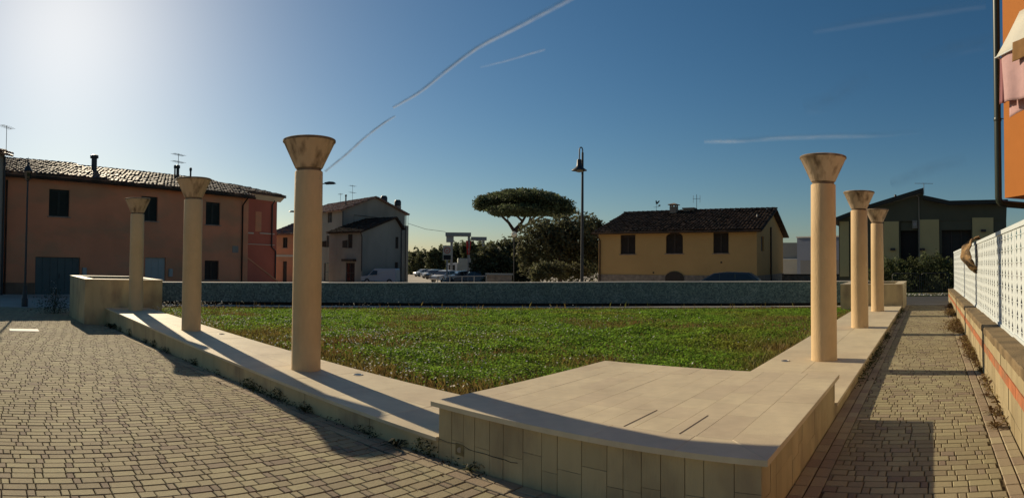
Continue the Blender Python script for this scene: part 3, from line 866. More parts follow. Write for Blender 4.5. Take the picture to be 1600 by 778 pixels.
# fence: one panel after another
UF = -1.985
def panel_mesh(w, h, px, pz):
    """perforated panel in local x (along), z (up): staggered pointed holes"""
    vs, fs = [], []
    def key(x, z, cache={}):
        k = (round(x, 4), round(z, 4), id(vs))
        if k not in cache: cache[k] = len(vs); vs.append((x, 0, z))
        return cache[k]
    fr = .055
    x0, x1, z0, z1 = fr, w - fr, fr, h - fr
    nr = max(1, round((z1 - z0) / pz)); pz = (z1 - z0) / nr
    ncol = max(1, round((x1 - x0) / px)); px = (x1 - x0) / ncol
    def quad(a, b, c, d_): fs.append(tuple(key(*p) for p in (a, b, c, d_)))
    for r in range(nr):
        za, zb = z0 + r * pz, z0 + (r + 1) * pz; zc = (za + zb) / 2
        off = 0
        xs = []
        if off: xs.append((x0, x0 + px / 2, False)); xs += [(x0 + (i + .5) * px, x0 + (i + 1.5) * px, True) for i in range(ncol - 1)]; xs.append((x1 - px / 2, x1, False))
        else: xs = [(x0 + i * px, x0 + (i + 1) * px, True) for i in range(ncol)]
        for xa, xb, hole in xs:
            if not hole: quad((xa, za), (xb, za), (xb, zb), (xa, zb)); continue
            xc = (xa + xb) / 2; hw = .072; hh = .0735
            L_, R_ = (xc - hw, zc), (xc + hw, zc); T_, Bm = (xc, min(zc + hh, zb - .004)), (xc, max(zc - hh, za + .004))
            for poly in (((xa, za), (xc, za), Bm, L_, (xa, zc)), ((xc, za), (xb, za), (xb, zc), R_, Bm), ((xb, zc), (xb, zb), (xc, zb), T_, R_), ((xc, zb), (xa, zb), (xa, zc), L_, T_)):
                fs.append(tuple(key(*p) for p in poly))
    t = .004
    n = len(vs); nf = len(fs)
    edges = {}
    for f in fs:
        for i in range(len(f)):
            a, b = f[i], f[(i + 1) % len(f)]; edges[(a, b)] = 1
    vs2 = vs + [(p[0], t, p[2]) for p in vs]
    fs2 = list(fs) + [tuple(n + i for i in reversed(f)) for f in fs]
    for (a, b) in edges:
        if (b, a) not in edges: fs2.append((b, a, n + a, n + b))
    me = bpy.data.meshes.new('perforated_sheet'); me.from_pydata(vs2, [], fs2); me.update()
    bars = MB()
    for r in range(nr): bars.box(x0, x1, .0045, .010, z0 + (r + .5) * pz - .005, z0 + (r + .5) * pz + .005)
    frm = MB()
    frm.box(.001, w - .001, -.008, .022, h - fr, h); frm.box(.001, w - .001, -.008, .022, 0, fr)
    frm.box(0, fr, .0002, .006, fr + .0005, h - fr - .0005); frm.box(w - fr, w, .0002, .006, fr + .0005, h - fr - .0005)
    return me, bars.mesh('bars'), frm.mesh('frame')
PW = 2.0
pm, pb, pf = panel_mesh(PW, 1.36, .315, .155)
fence_names = ['white perforated fence panel nearest the camera', 'second white perforated fence panel from the camera', 'third white perforated fence panel from the camera',
    'fourth white perforated fence panel, with the brown cloth hung on it', 'fifth white perforated fence panel from the camera', 'sixth white perforated fence panel from the camera', 'seventh white perforated fence panel from the camera',
    'eighth white perforated fence panel from the camera', 'ninth white perforated fence panel from the camera', 'last white perforated fence panel, at the street end']
ang = math.atan2(RD.y, RD.x)
for i in range(10):
    v = 1.5 + i * PW
    zb = ptop(v + 1) - .02
    r = thing('fence_panel', fence_names[i], 'fence', W(UF, v, zb), ang, 'white fence panels on the parapet')
    for nm, me_ in (('perforated_sheet', pm), ('crossbars', pb), ('frame', pf)):
        o = obj(nm, me_, M['whitepanel'], r); o.scale = (1, 1, (2.035 - zb) / 1.36)
# brown cloth over the fence
bag = MB(); nu, nv = 26, 22
front = []
for i in range(nu + 1):
    for j in range(nv + 1):
        s = i / nu; t = j / nv                             # s along the fence, t downwards
        w_ = .42 + .58 * math.sin(math.pi * min(1, t * 1.05)) ** .7 * (1 - .25 * t)
        v = 9.15 + (s - .5) * .62 * w_ + .05 * math.sin(7 * t)
        z = 2.085 - t * (.72 - .10 * abs(s - .42) * 2) + .02 * math.sin(s * 16 + t * 5)
        prof = .045 + .30 * math.sin(math.pi * min(1, .06 + t * .97)) ** .8 * math.sin(math.pi * (.06 + .88 * s)) ** .6
        uo = UF + prof + .030 * math.sin(s * 15 + t * 4) * (.2 + t) + .016 * math.sin(t * 19 + s * 8)
        front.append(W(uo, v, z))
fcs = [(i * (nv + 1) + j, (i + 1) * (nv + 1) + j, (i + 1) * (nv + 1) + j + 1, i * (nv + 1) + j + 1) for i in range(nu) for j in range(nv)]
bag.add(front, fcs, True)
bagroot = thing('hanging_cloth', 'crumpled brown cloth slung over the top of the white fence', 'cloth')
o = bag.build('front_fold', M['cloth'], bagroot); md = o.modifiers.new('thickness', 'SOLIDIFY'); md.thickness = .02
back = MB(); vs = []
for i in range(nu + 1):
    for j in range(6):
        s = i / nu; t = j / 5
        vs.append(W(UF + .06 - .15 * math.sin(t * 1.6), 9.15 + (s - .5) * .30, 2.085 + .035 * math.sin(t * 2.6) - .3 * max(0, t - .4) + .02 * math.sin(s * 14)))
back.add(vs, [(i * 6 + j, (i + 1) * 6 + j, (i + 1) * 6 + j + 1, i * 6 + j + 1) for i in range(nu) for j in range(5)], True)
o = back.build('back_fold', M['cloth'], bagroot); md = o.modifiers.new('thickness', 'SOLIDIFY'); md.thickness = .02
# dead weeds along the parapet foot
n = 16000
vv = 2.2 + 17 * rng.random(n) ** .9
cl = vnoise(vv, vv * 0, .55, 51) * .7 + vnoise(vv, vv * 0, 2.1, 52) * .5
wdt = .06 + .42 * np.clip(cl - .35, 0, 1) * np.clip((vv - 5) / 4, .1, 1)
ok = rng.random(n) < np.clip((cl - .28) * 2.0, .02, 1) * np.clip((vv - 3.5) / 3, .1, 1); vv, cl, wdt = vv[ok], cl[ok], wdt[ok]; n = len(vv)
uu = UW + .01 + np.abs(rng.normal(0, 1, n)) * wdt * .6
x, y = uv_to_xy(uu, vv)
g = cards('parapet_weeds', np.stack([x, y, .02 + rng.random(n) ** 2 * .16 * cl], 1), rng.uniform(.014, .045, n), .35, M['deadleaf'], None, 1.8)
tag(g, 'dry brown dead weeds along the foot of the parapet', 'weeds', None, 'stuff')
n = 3600
uu = -.02 - np.abs(rng.normal(0, .06, n)); vv = 4 + 12 * rng.random(n); cl = vnoise(vv, vv * 0, 1.1, 61)
ok = rng.random(n) < np.clip(cl * 2 - .8, 0.02, 1); uu, vv, cl = uu[ok], vv[ok], cl[ok]; n = len(uu)
x, y = uv_to_xy(uu, vv)
g = cards('walk_weeds', np.stack([x, y, .02 + rng.random(n) ** 2 * .12], 1), rng.uniform(.012, .035, n), .35, M['weed'], None, 1.5)
tag(g, 'dark low weeds along the foot of the walkside bench', 'weeds', None, 'stuff')
for lb, u, v, s in (('dry orange brown weed tuft by the parapet near the camera', -1.62, 2.75, .16), ('small brown weed tuft beside the parapet, second from the camera', -1.64, 3.5, .12), ('small reddish weed lying on the walk near the camera', -1.6, 2.2, .16)):
    w_ = rosette(lb, u, v, 26, s, 'deadleaf'); w_.location.z = .02

# ------------------------------------------------------------------ orange house with laundry
KX, KY, KZ = 7.4249, 6.6985, 2.68
an = math.radians(-78)
ON = Vector((math.sin(an), math.cos(an)))                      # outward normal of the sunlit face
OT = Vector((math.sin(an - math.pi / 2), math.cos(an - math.pi / 2)))   # along the face, towards the camera
def OW(a, o, z):                                               # a: metres from the far corner, o: out from the face
    return (KX + OT.x * a + ON.x * o, KY + OT.y * a + ON.y * o, z)
oh = thing('orange_house', 'bright orange upper storey of a house with a dark downpipe, at the picture edge', 'house')
mb = MB(); mb.box(0, 9, -7, 0, KZ, 8.2, OW); mb.build('upper_wall', M['orangewall'], oh)
mb = MB(); mb.box(.0, 9, -7.3, -2.6, -.3, KZ - .004, OW); mb.build('ground_floor_wall', M['orangewall'], oh)
mb = MB(); mb.box(-.5, 9.4, -7.4, .55, 8.204, 8.36, OW); mb.build('roof', M['tile'], oh)
p1 = [OW(-.21, -.02, 8.15), OW(-.21, -.02, 2.66), OW(-.195, -.05, 2.60), OW(-.14, -.18, 2.575), OW(-.14, -2.55, 2.49)]
p1 = [at(1556.5, 5, 10.12)] ; base = Vector((p1[0].x, p1[0].y))
px_, py_ = base.x, base.y
dr = Vector((-ON.x, -ON.y))
mb = MB(); mb.tube([(px_, py_, 8.15), (px_, py_, 2.70), (px_ + dr.x * .012, py_ + dr.y * .012, 2.65), (px_ + dr.x * .05, py_ + dr.y * .05, 2.612), (px_ + dr.x * .12, py_ + dr.y * .12, 2.60), (px_ + dr.x * 2.6, py_ + dr.y * 2.6, 2.55)], .062, 14)
dp = mb.build('downpipe', M['green'], oh)
for z in (4.02, 6.4):
    mb = MB(); mb.lathe([(.066, 0), (.07, .01), (.07, .05), (.066, .06)], 14, (px_, py_, z)); mb.tube([(px_, py_, z + .03), OW(.02, -.06, z + .03)], .008, 5); mb.build('pipe_clip', M['green'], dp)
# awning
aw = thing('awning', 'white canvas awning jutting from the orange house above the laundry', 'awning')
mb = MB(); P1, P2, P3, P4 = OW(.49, .5, 4.845), OW(3.6, .5, 4.86), OW(3.6, 0.01, 5.70), OW(.49, 0.01, 5.70)
vs = []
for i in range(9):
    for j in range(5):
        a = .49 + 3.1 * i / 8; t = j / 4; vs.append(OW(a, .5 - .49 * t, 4.845 + .86 * t - .02 * math.sin(math.pi * t)))
mb.add(vs, [(i * 5 + j, (i + 1) * 5 + j, (i + 1) * 5 + j + 1, i * 5 + j + 1) for i in range(8) for j in range(4)], True)
o = mb.build('canvas', M['canvas'], aw); md = o.modifiers.new('t', 'SOLIDIFY'); md.thickness = .006
mb = MB(); mb.tube([OW(.47, .505, 4.84), OW(3.62, .505, 4.855)], .012, 8); mb.build('front_bar', M['whitepanel'], aw)
mb = MB(); mb.tube([OW(.52, .50, 4.835), OW(.52, 0.0, 4.80)], .010, 6); mb.build('arm', M['whitepanel'], aw)
def hang(name, label, cat, a0, a1, zt, zb, off, mt, seed, fold=.025, skew=0.0):
    rnd = random.Random(seed); nu, nv = 26, 16; ph = [rnd.random() * 6 for _ in range(4)]
    vs = []
    for i in range(nu + 1):
        s = i / nu
        for j in range(nv + 1):
            t = j / nv
            a = a0 + (a1 - a0) * s + skew * t * (1 - s)
            z0_ = zt[0] + (zt[1] - zt[0]) * s; z1_ = zb[0] + (zb[1] - zb[0]) * s
            o_ = off + fold * (.3 + t) * (math.sin(s * 11 + ph[0]) * .6 + math.sin(s * 23 + ph[1] + t) * .4)
            vs.append(OW(a, o_, z0_ + (z1_ - z0_) * t - .012 * math.sin(s * 3.14) * (1 - t)))
    mb = MB(); mb.add(vs, [(i * (nv + 1) + j, (i + 1) * (nv + 1) + j, (i + 1) * (nv + 1) + j + 1, i * (nv + 1) + j + 1) for i in range(nu) for j in range(nv)], True)
    o = mb.build(name, M[mt]); md = o.modifiers.new('thickness', 'SOLIDIFY'); md.thickness = .006
    return tag(o, label, cat)
cl_ = MB(); cl_.tube([OW(.45, .45, 4.87), OW(4.0, .45, 4.885)], .006, 6); cl_.tube([OW(.45, .28, 4.72), OW(4.0, .28, 4.73)], .006, 6)
cl_.tube([OW(.5, .47, 4.87), OW(.5, -.02, 4.66)], .010, 6)
tag(cl_.build('clothes_line', M['greymetal']), 'wire clothes line on brackets below the white awning', 'clothes line')
hang('pink_towel', 'pale pink towel hanging on the clothes line in front of the orange wall', 'towel', .585, 2.1, (4.87, 4.88), (4.09, 4.00), .455, 'pink', 1, .04, .10)
hang('mauve_fold', 'darker mauve towel fold turned in at the side of the pink towel', 'towel', .47, .70, (4.86, 4.86), (4.12, 4.12), .40, 'mauve', 2, .02, -.02)  # separate darker sheet added as the turned fold of the pink towel
hang('second_pink_towel', 'second pink towel showing below the first on the orange house', 'towel', .56, 1.9, (4.71, 4.72), (3.90, 4.10), .285, 'pink', 3, .012)
hang('brown_garment', 'folded brown garment hung over the pink towel under the awning', 'garment', .98, 1.75, (4.93, 4.93), (4.63, 4.66), .52, 'brown', 4, .012)

# ------------------------------------------------------------------ street beyond the walk
def uv_box(name, u0, u1, v0, v1, z0, z1, mt, parent=None):
    mb = MB(); mb.box(u0, u1, v0, v1, z0, z1, inner); return mb.build(name, M[mt], parent)
tag(uv_box('street', -14, 10, 19.6, 25.2, -.3, -.035, 'asphalt'), 'grey asphalt street crossing beyond the end of the walk', None, None, 'structure')
tag(uv_box('kerb', -14, -.07, 18.62, 18.84, -.3, .028, 'kerb'), 'pale kerb at the end of the paver walk', None, None, 'structure')
tag(uv_box('verge', -14, 10, 25.21, 31, -.3, -.01, 'soil'), 'earth verge beyond the street', None, None, 'structure')
uv_box('walk_apron', -14, -.07, 18.845, 19.595, -.3, -.02, 'asphalt')
tag(bpy.data.objects['walk_apron'], 'narrow asphalt gutter beside the kerb', None, None, 'structure')
def barrier(label, u0, u1, v):
    r = thing('crowd_barrier', label, 'barrier', (0, 0, 0), 0, 'crowd barriers along the street')
    z0 = 0
    def rod(pts, rad, nm):
        q = MB(); q.tube([W(a, b, c) for a, b, c in pts], rad, 7); q.build(nm, M['darkmetal'], r)
    rod([(u0, v, .12), (u0, v, .98), (u0 - .08, v, 1.06), (u1 + .08, v, 1.06), (u1, v, .98), (u1, v, .12), (u1, v, .16), (u0, v, .16), (u0, v, .2)], .02, 'frame')
    n = 14
    for k in range(1, n):
        uu = u0 + (u1 - u0) * k / n; rod([(uu, v, .16), (uu, v, 1.05)], .009, 'bar')
    for uu in (u0, u1): rod([(uu, v - .25, .005), (uu, v, .14), (uu, v + .25, .005)], .016, 'foot')
barrier('dark metal crowd barrier beside the planter box at the street', .95, -.42, 26.6)
barrier('dark metal crowd barrier ending at the white fence', -.52, -1.9, 26.6)
rub = cards('street_rubble', np.stack([*uv_to_xy(rng.uniform(-3, 1.5, 260), rng.normal(25.6, .25, 260)), rng.uniform(-.01, .07, 260)], 1), rng.uniform(.06, .16, 260), .5, M['kerb'])
tag(rub, 'loose pale rubble along the far edge of the street', 'rubble', None, 'stuff')

# ------------------------------------------------------------------ buildings
class Site:
    """a facade from pixel column xa at distance da to xb at db: local x along it, y away from the camera, z up from the street"""
    def __init__(s, xa, da, xb, db, zg=None):
        s.a, s.b = gnd(xa, da), gnd(xb, db)
        s.ex = (s.b - s.a).normalized(); s.ey = Vector((-s.ex.y, s.ex.x))
        if s.ey.dot(s.a + s.b) < 0: s.ey = -s.ey
        s.len = (s.b - s.a).length
        mid = (s.a + s.b) / 2
        s.zg = gz(mid.x, mid.y) - .05 if zg is None else zg
        s.rz = math.atan2(s.ex.y, s.ex.x)
    def root(s, name, label, cat, group=None):
        return thing(name, label, cat, (s.a.x, s.a.y, s.zg), s.rz, group)
    def loc(s, px, py, y=0.0):
        r = ray(px, py); n = s.ey; t = ((s.a + n * y).dot(n)) / (r.x * n.x + r.y * n.y)
        P = Vector((r.x * t, r.y * t)); return (P - s.a).dot(s.ex), EYE + r.z * t - s.zg
    def rect(s, x0, y0, x1, y1, y=0.0):
        a = s.loc(x0, y0, y); b = s.loc(x1, y1, y); return a[0], b[0], b[1], a[1]
def wall_open(mb, L0, L1, z0, z1, opens, depth=.16, y=0.0, top=None):
    """front wall with real openings; top(x) optional gable line handled by a last row"""
    xs = sorted({L0, L1, *[o[0] for o in opens], *[o[1] for o in opens]})
    zs = sorted({z0, z1, *[o[2] for o in opens], *[o[3] for o in opens]})
    xs = [q for q in xs if L0 <= q <= L1]; zs = [q for q in zs if z0 <= q <= z1]
    for i in range(len(xs) - 1):
        for j in range(len(zs) - 1):
            cx, cz = (xs[i] + xs[i + 1]) / 2, (zs[j] + zs[j + 1]) / 2
            if any(o[0] < cx < o[1] and o[2] < cz < o[3] for o in opens): continue
            mb.add([(xs[i], y, zs[j]), (xs[i + 1], y, zs[j]), (xs[i + 1], y, zs[j + 1]), (xs[i], y, zs[j + 1])], [(0, 1, 2, 3)])
    for a, b, c, d in opens:
        mb.add([(a, y, c), (b, y, c), (b, y, d), (a, y, d), (a, y + depth, c), (b, y + depth, c), (b, y + depth, d), (a, y + depth, d)],
               [(0, 4, 5, 1), (1, 5, 6, 2), (2, 6, 7, 3), (3, 7, 4, 0)])
def shutter(root, a, b, c, d, y, mt='wood', sill=True, slats=True):
    w = MB(); w.box(a + .002, b - .002, y + .13, y + .15, c + .002, d - .002); o = w.build('window', M[mt], root)
    fr = MB(); t = .055; mid = (a + b) / 2
    for q in ((a + .004, mid - .006), (mid + .006, b - .004)):
        fr.box(q[0], q[0] + t, y + .085, y + .128, c + .004, d - .004); fr.box(q[1] - t, q[1], y + .085, y + .128, c + .004, d - .004)
        fr.box(q[0] + t, q[1] - t, y + .085, y + .128, c + .004, c + .06); fr.box(q[0] + t, q[1] - t, y + .085, y + .128, d - .06, d - .004)
    fr.build('shutter_frame', M[mt], o)
    if slats:
        sl_ = MB(); n = int((d - c - .14) / .075)
        for q in ((a + .004, mid - .006), (mid + .006, b - .004)):
            for k in range(n):
                z = c + .065 + k * .075
                sl_.add([(q[0] + t, y + .09, z), (q[1] - t, y + .09, z), (q[1] - t, y + .125, z + .05), (q[0] + t, y + .125, z + .05)], [(0, 1, 2, 3)])
        so_ = sl_.build('slats', M[mt], o); so_['kind'] = 'stuff'
    if sill:
        s_ = MB(); s_.box(a - .08, b + .08, y - .07, y + .10, c - .06, c - .003); s_.build('sill', M['stonebase'], o)
    return o
def roof_plane(root, p0, p1, p2, p3, mt, name='roof_tiles', pitch=.25, course=.36, thick=.10, tiles=True):
    """p0,p1 along the eave, p2,p3 along the ridge (p3 above p0)"""
    p0, p1, p2, p3 = (Vector(p) for p in (p0, p1, p2, p3))
    nrm = (p1 - p0).cross(p3 - p0).normalized()
    if nrm.z < 0: nrm = -nrm
    sl_ = MB(); sl_.add([p0, p1, p2, p3] + [q - nrm * thick for q in (p0, p1, p2, p3)], [(0, 1, 2, 3), (7, 6, 5, 4), (0, 4, 5, 1), (1, 5, 6, 2), (2, 6, 7, 3), (3, 7, 4, 0)])
    base = sl_.build('roof', M[mt], root)
    if not tiles: return base
    nc = max(2, int((p1 - p0).length / pitch)); nr = max(2, int((p3 - p0).length / course))
    vs, fs, tn = [], [], []
    seg = 5
    for i in range(nc):
        for j in range(nr):
            j0, j1 = j / nr, min(1, (j + 1.12) / nr)
            tone_ = random.random(); jit = random.uniform(-.09, .09); lj = random.uniform(-.012, .02); tj = random.uniform(-.02, .035)
            b0 = len(vs)
            for tt, w, lift in ((j0, .50, .030), (j1, .40, .008)):
                for k in range(seg):
                    a = math.pi * k / (seg - 1)
                    f = (i + .5 + w * math.cos(a) + jit) / nc
                    P = (p0 * (1 - f) + p1 * f) * (1 - tt) + (p3 * (1 - f) + p2 * f) * tt
                    vs.append(P + nrm * (math.sin(a) * pitch * .38 * (w / .5) + lift + lj + (tj if tt == j0 else 0))); tn.append(tone_)
            for k in range(seg - 1): fs.append((b0 + k, b0 + k + 1, b0 + seg + k + 1, b0 + seg + k))
            fs.append(tuple(b0 + k for k in reversed(range(seg))))
    me = bpy.data.meshes.new('roof_tiles'); me.from_pydata(vs, [], fs); me.update()
    at_ = me.attributes.new('tone', 'FLOAT', 'POINT'); at_.data.foreach_set('value', np.array(tn, 'f'))
    o = obj(name, me, M[mt], base); o['kind'] = 'stuff'
    return base
def ridge_tiles(root, a, b, mt, r=.13, ln=.4):
    a, b = Vector(a), Vector(b); n = max(2, int((b - a).length / ln)); mb = MB()
    d = (b - a) / n; s = d.cross(Vector((0, 0, 1))).normalized()
    for i in range(n):
        vs = []
        for tt, rr in ((0, r), (1.08, r * .85)):
            for k in range(6):
                w = math.pi * k / 5; vs.append(a + d * (i + tt) + s * rr * math.cos(w) + Vector((0, 0, rr * .8 * math.sin(w) + .02 * (1 - tt))))
        mb.add(vs, [(k, k + 1, 7 + k, 6 + k) for k in range(5)], False)
    o = mb.build('ridge_tiles', M[mt], root); o['kind'] = 'stuff'; return o
def aerial(root, x, y, z, h, yaw=0.0, n=7, two=False, mt='darkmetal'):
    mb = MB(); mb.tube([(x, y, z), (x, y, z + h)], .018, 5)
    c, s = math.cos(yaw), math.sin(yaw)
    for zz in ([h * .95, h * .62] if two else [h * .95]):
        mb.tube([(x - .55 * c, y - .55 * s, z + zz), (x + .55 * c, y + .55 * s, z + zz)], .012, 4)
        for k in range(n):
            t = -.5 + k / (n - 1); l = .28 - .1 * abs(t)
            mb.tube([(x + 1.1 * t * c + l * s, y + 1.1 * t * s - l * c, z + zz), (x + 1.1 * t * c - l * s, y + 1.1 * t * s + l * c, z + zz)], .008, 4)
    return mb.build('aerial', M[mt], root)
def pipe(root, pts, r, mt, name='drainpipe'):
    mb = MB(); mb.tube(pts, r, 8); return mb.build(name, M[mt], root)

# --- long salmon house
S = Site(4, 30.5, 387, 38.6, -.6)
h = S.root('salmon_house', 'long two storey salmon house with an old tiled roof across the plaza', 'house')
L_, D_, E_, RZ_ = S.len, 8.8, 6.36, 7.72
wins = [S.rect(77, 295, 108, 339), S.rect(221, 306, 246, 346), S.rect(322, 315, 343.5, 352)]
gar = S.rect(55.5, 401, 124, 470); gar = (gar[0], gar[1], .02, gar[3])
door = S.rect(227, 402, 258, 470); door = (door[0], door[1], .02, door[3])
win0 = S.rect(320, 407, 341, 470); win0 = (win0[0], win0[1], .9, win0[3])
mb = MB(); wall_open(mb, 0, L_, 0, E_, wins + [gar, door, win0], .18)
mb.add([(0, 0, 0), (0, D_, 0), (0, D_, E_), (0, D_ / 2, RZ_), (0, 0, E_)], [(0, 1, 2, 3, 4)])
mb.add([(L_, 0, 0), (L_, D_, 0), (L_, D_, E_), (L_, D_ / 2, RZ_), (L_, 0, E_)], [(4, 3, 2, 1, 0)])
mb.add([(0, D_, 0), (L_, D_, 0), (L_, D_, E_), (0, D_, E_)], [(3, 2, 1, 0)])
mb.build('wall', M['redwall'], h)
for w in wins: shutter(h, *w, 0, 'woodgreen')
shutter(h, *win0, 0, 'wood')
def paneled(root, r, y, mt, n, name='door', hor=False):
    a, b, c, d = r
    q = MB(); q.box(a + .003, b - .003, y + .12, y + .16, c, d - .003); o = q.build(name, M[mt], root)
    for k in range(n):
        q = MB()
        if hor: z0 = c + (d - c) * k / n; q.box(a + .05, b - .05, y + .10, y + .119, z0 + .02, z0 + (d - c) / n - .02)
        else: x0 = a + (b - a) * k / n; q.box(x0 + .015, x0 + (b - a) / n - .015, y + .10, y + .119, c + .04, d - .05)
        q.build('panel', M[mt], o)
    return o
g_ = paneled(h, gar, 0, 'garage', 6, 'garage_door')
q = MB(); q.tube([((gar[0] + gar[1]) / 2 + .1, .06, 1.0), ((gar[0] + gar[1]) / 2 + .1, .06, 1.25)], .02, 6); q.build('handle', M['darkmetal'], g_)
paneled(h, door, 0, 'palegrey', 3, 'door')
mb = MB(); mb.box(.01, gar[0] - .02, -.03, -.002, 0, .75); mb.build('plinth', M['redbase'], h)
mb = MB(); mb.box(gar[1] + .02, door[0] - .02, -.03, -.002, 0, .75); mb.build('plinth', M['redbase'], h)
mb = MB(); mb.box(door[1] + .02, L_ - .01, -.03, -.002, 0, .75); mb.build('plinth', M['redbase'], h)
sgn = S.rect(263, 420, 268, 432); mb = MB(); mb.box(sgn[0], sgn[1], -.12, -.003, sgn[2], sgn[3]); mb.build('meter_box', M['palegrey'], h)
sgn = S.rect(128, 418, 134, 430); mb = MB(); mb.box(sgn[0], sgn[1], -.12, -.003, sgn[2], sgn[3]); mb.build('meter_box', M['palegrey'], h)
sgn = S.rect(363, 384, 372, 395); mb = MB(); mb.box(sgn[0], sgn[1], -.03, -.003, sgn[2], sgn[3]); mb.build('street_plate', M['whitewall'], h)
ov = .38; kz = (RZ_ - E_) / (D_ / 2)
xs_ = S.loc(168, 300)[0]
for xa, xb, dz in ((-.15, xs_, .10), (xs_ + .005, L_ + .25, 0)):
    e0 = (xa, -ov, E_ - ov * kz + dz + .08); e1 = (xb, -ov, E_ - ov * kz + dz + .08); r1_ = (xb, D_ / 2, RZ_ + dz + .08); r0_ = (xa, D_ / 2, RZ_ + dz + .08)
    roof_plane(h, e0, e1, r1_, r0_, 'tileold')
    roof_plane(h, (xb, D_ + ov, e0[2]), (xa, D_ + ov, e0[2]), r0_, r1_, 'tileold', tiles=False)
    ridge_tiles(h, (xa, D_ / 2, RZ_ + dz + .10), (xb, D_ / 2, RZ_ + dz + .10), 'tileold')
pipe(h, [(-.1, -ov - .05, E_ - .12), (L_ + .2, -ov - .05, E_ - .16)], .07, 'tiledark', 'gutter')
xp = S.loc(378, 340)[0]; pipe(h, [(xp + .15, -ov, E_ - .2), (xp, -.08, E_ - .65), (xp, -.08, .05)], .05, 'tiledark')
pipe(h, [(.12, -.08, E_ - .3), (.12, -.08, .05)], .05, 'tiledark')
def chimney(root, S_, px, ptop_, pbot, wpx, y, mt='stonebase', pot=True):
    x, zt = S_.loc(px, ptop_, y); _, zb = S_.loc(px, pbot, y); x0 = S_.loc(px - wpx / 2, ptop_, y)[0]; w = abs(x - x0)
    q = MB(); q.box(x - w * .7, x + w * .7, y - w * .7, y + w * .7, zb - .5, zt - (zt - zb) * .28); o = q.build('chimney', M[mt], root)
    for dx, dy in ((-1, -1), (1, -1), (1, 1), (-1, 1)):
        q = MB(); q.box(x + dx * w * .55 - .05, x + dx * w * .55 + .05, y + dy * w * .55 - .05, y + dy * w * .55 + .05, zt - (zt - zb) * .28, zt - .08); q.build('vent_post', M[mt], o)
    q = MB(); q.add([(x - w, y - w, zt - .08), (x + w, y - w, zt - .08), (x + w, y + w, zt - .08), (x - w, y + w, zt - .08), (x - w, y - w, zt - .03), (x + w, y - w, zt - .03), (x + w, y + w, zt - .03), (x - w, y + w, zt - .03), (x, y, zt + .1)],
                    [(3, 2, 1, 0), (0, 1, 5, 4), (1, 2, 6, 5), (2, 3, 7, 6), (3, 0, 4, 7), (4, 5, 8), (5, 6, 8), (6, 7, 8), (7, 4, 8)]); q.build('chimney_cap', M[mt], o)
    return o
def flue(root, S_, px, ptop_, pbot, r, y):
    x, zt = S_.loc(px, ptop_, y); _, zb = S_.loc(px, pbot, y)
    q = MB(); q.lathe([(r, zb - .4 - zb), (r, zt - zb - .22), (r * 1.5, zt - zb - .2), (r * 1.5, zt - zb - .04), (r * .9, zt - zb)], 14, (x, y, zb)); return q.build('flue', M['darkmetal'], root)
flue(h, S, 147.5, 242, 263, .17, 3.0)
flue(h, S, 273.5, 258, 276, .055, 2.9); flue(h, S, 278, 258, 278, .10, 2.9); flue(h, S, 298, 262, 278, .06, 2.9)
x, zt = S.loc(279, 240, 3.4); aerial(h, x, 3.4, RZ_, zt - RZ_, .3, 7, True)

# --- white house at the picture edge with red roof
S = Site(-60, 27.5, 4, 30.0, -.6)
h = S.root('white_corner_house', 'white rendered house with a red roof corner at the left picture edge', 'house')
E_ = S.loc(0, 240)[1]
mb = MB(); wall_open(mb, 0, S.len, 0, E_, [], .1); mb.add([(S.len, 0, 0), (S.len, 6, 0), (S.len, 6, E_), (S.len, 0, E_)], [(0, 1, 2, 3)]); mb.build('wall', M['whitewall'], h)
roof_plane(h, (-.2, -.35, E_), (S.len + .28, -.35, E_), (S.len - .5, 3, E_ + 1.2), (-.2, 3, E_ + 1.2), 'tile')
x, zt = S.loc(10.5, 196, 1.5); aerial(h, x, 1.5, E_ + .3, zt - E_ - .3, .1, 6, False)
pipe(h, [(S.len - .1, -.07, E_ - .1), (S.len - .1, -.07, .1)], .05, 'darkmetal')

# --- brick red stair house
S = Site(384, 40.6, 431.5, 43.0, -.65)
h = S.root('red_stair_house', 'brick red house with white cornice and outside stair beside the salmon house', 'house')
L_ = S.len; E_ = S.loc(400, 311)[1]
wb = S.rect(399, 330, 408, 362)
mb = MB(); wall_open(mb, -.6, L_, 0, E_, [], .12)
mb.add([(L_, 0, 0), (L_, 7, 0), (L_, 7, E_), (L_, 0, E_)], [(0, 1, 2, 3)]); mb.add([(-.6, 0, 0), (-.6, 7, 0), (-.6, 7, E_), (-.6, 0, E_)], [(3, 2, 1, 0)]); mb.build('wall', M['redwall2'], h)
mb = MB(); mb.prism([(-.02, 0), (-.42, .30), (-.42, .36), (0, .36)], -.6, L_ + .35, lambda p, q, t: (t, p, E_ - .02 + q)); mb.build('cornice', M['cream'], h)
roof_plane(h, (-.7, -.5, E_ + .36), (L_ + .45, -.5, E_ + .36), (L_ - 1.2, 3, E_ + 1.25), (-.7, 3, E_ + 1.25), 'tileold')
roof_plane(h, (L_ + .45, -.5, E_ + .355), (L_ + .45, 7, E_ + .355), (L_ - 1.2, 5, E_ + 1.25), (L_ - 1.2, 3, E_ + 1.25), 'tileold')
for (a, b, c_, d_) in (S.rect(382.5, 362.5, 395.5, 365.5), S.rect(405.5, 363.5, 428, 366.5), S.rect(382.5, 380.5, 428, 383.5)):
    mb = MB(); mb.box(a, b, -.06, -.002, c_, d_); mb.build('string_course', M['cream'], h)
mb = MB(); a, b, c_, d_ = wb; mb.box(a, b, -.02, -.002, c_, d_); mb.build('blind_window', M['redwall'], h)
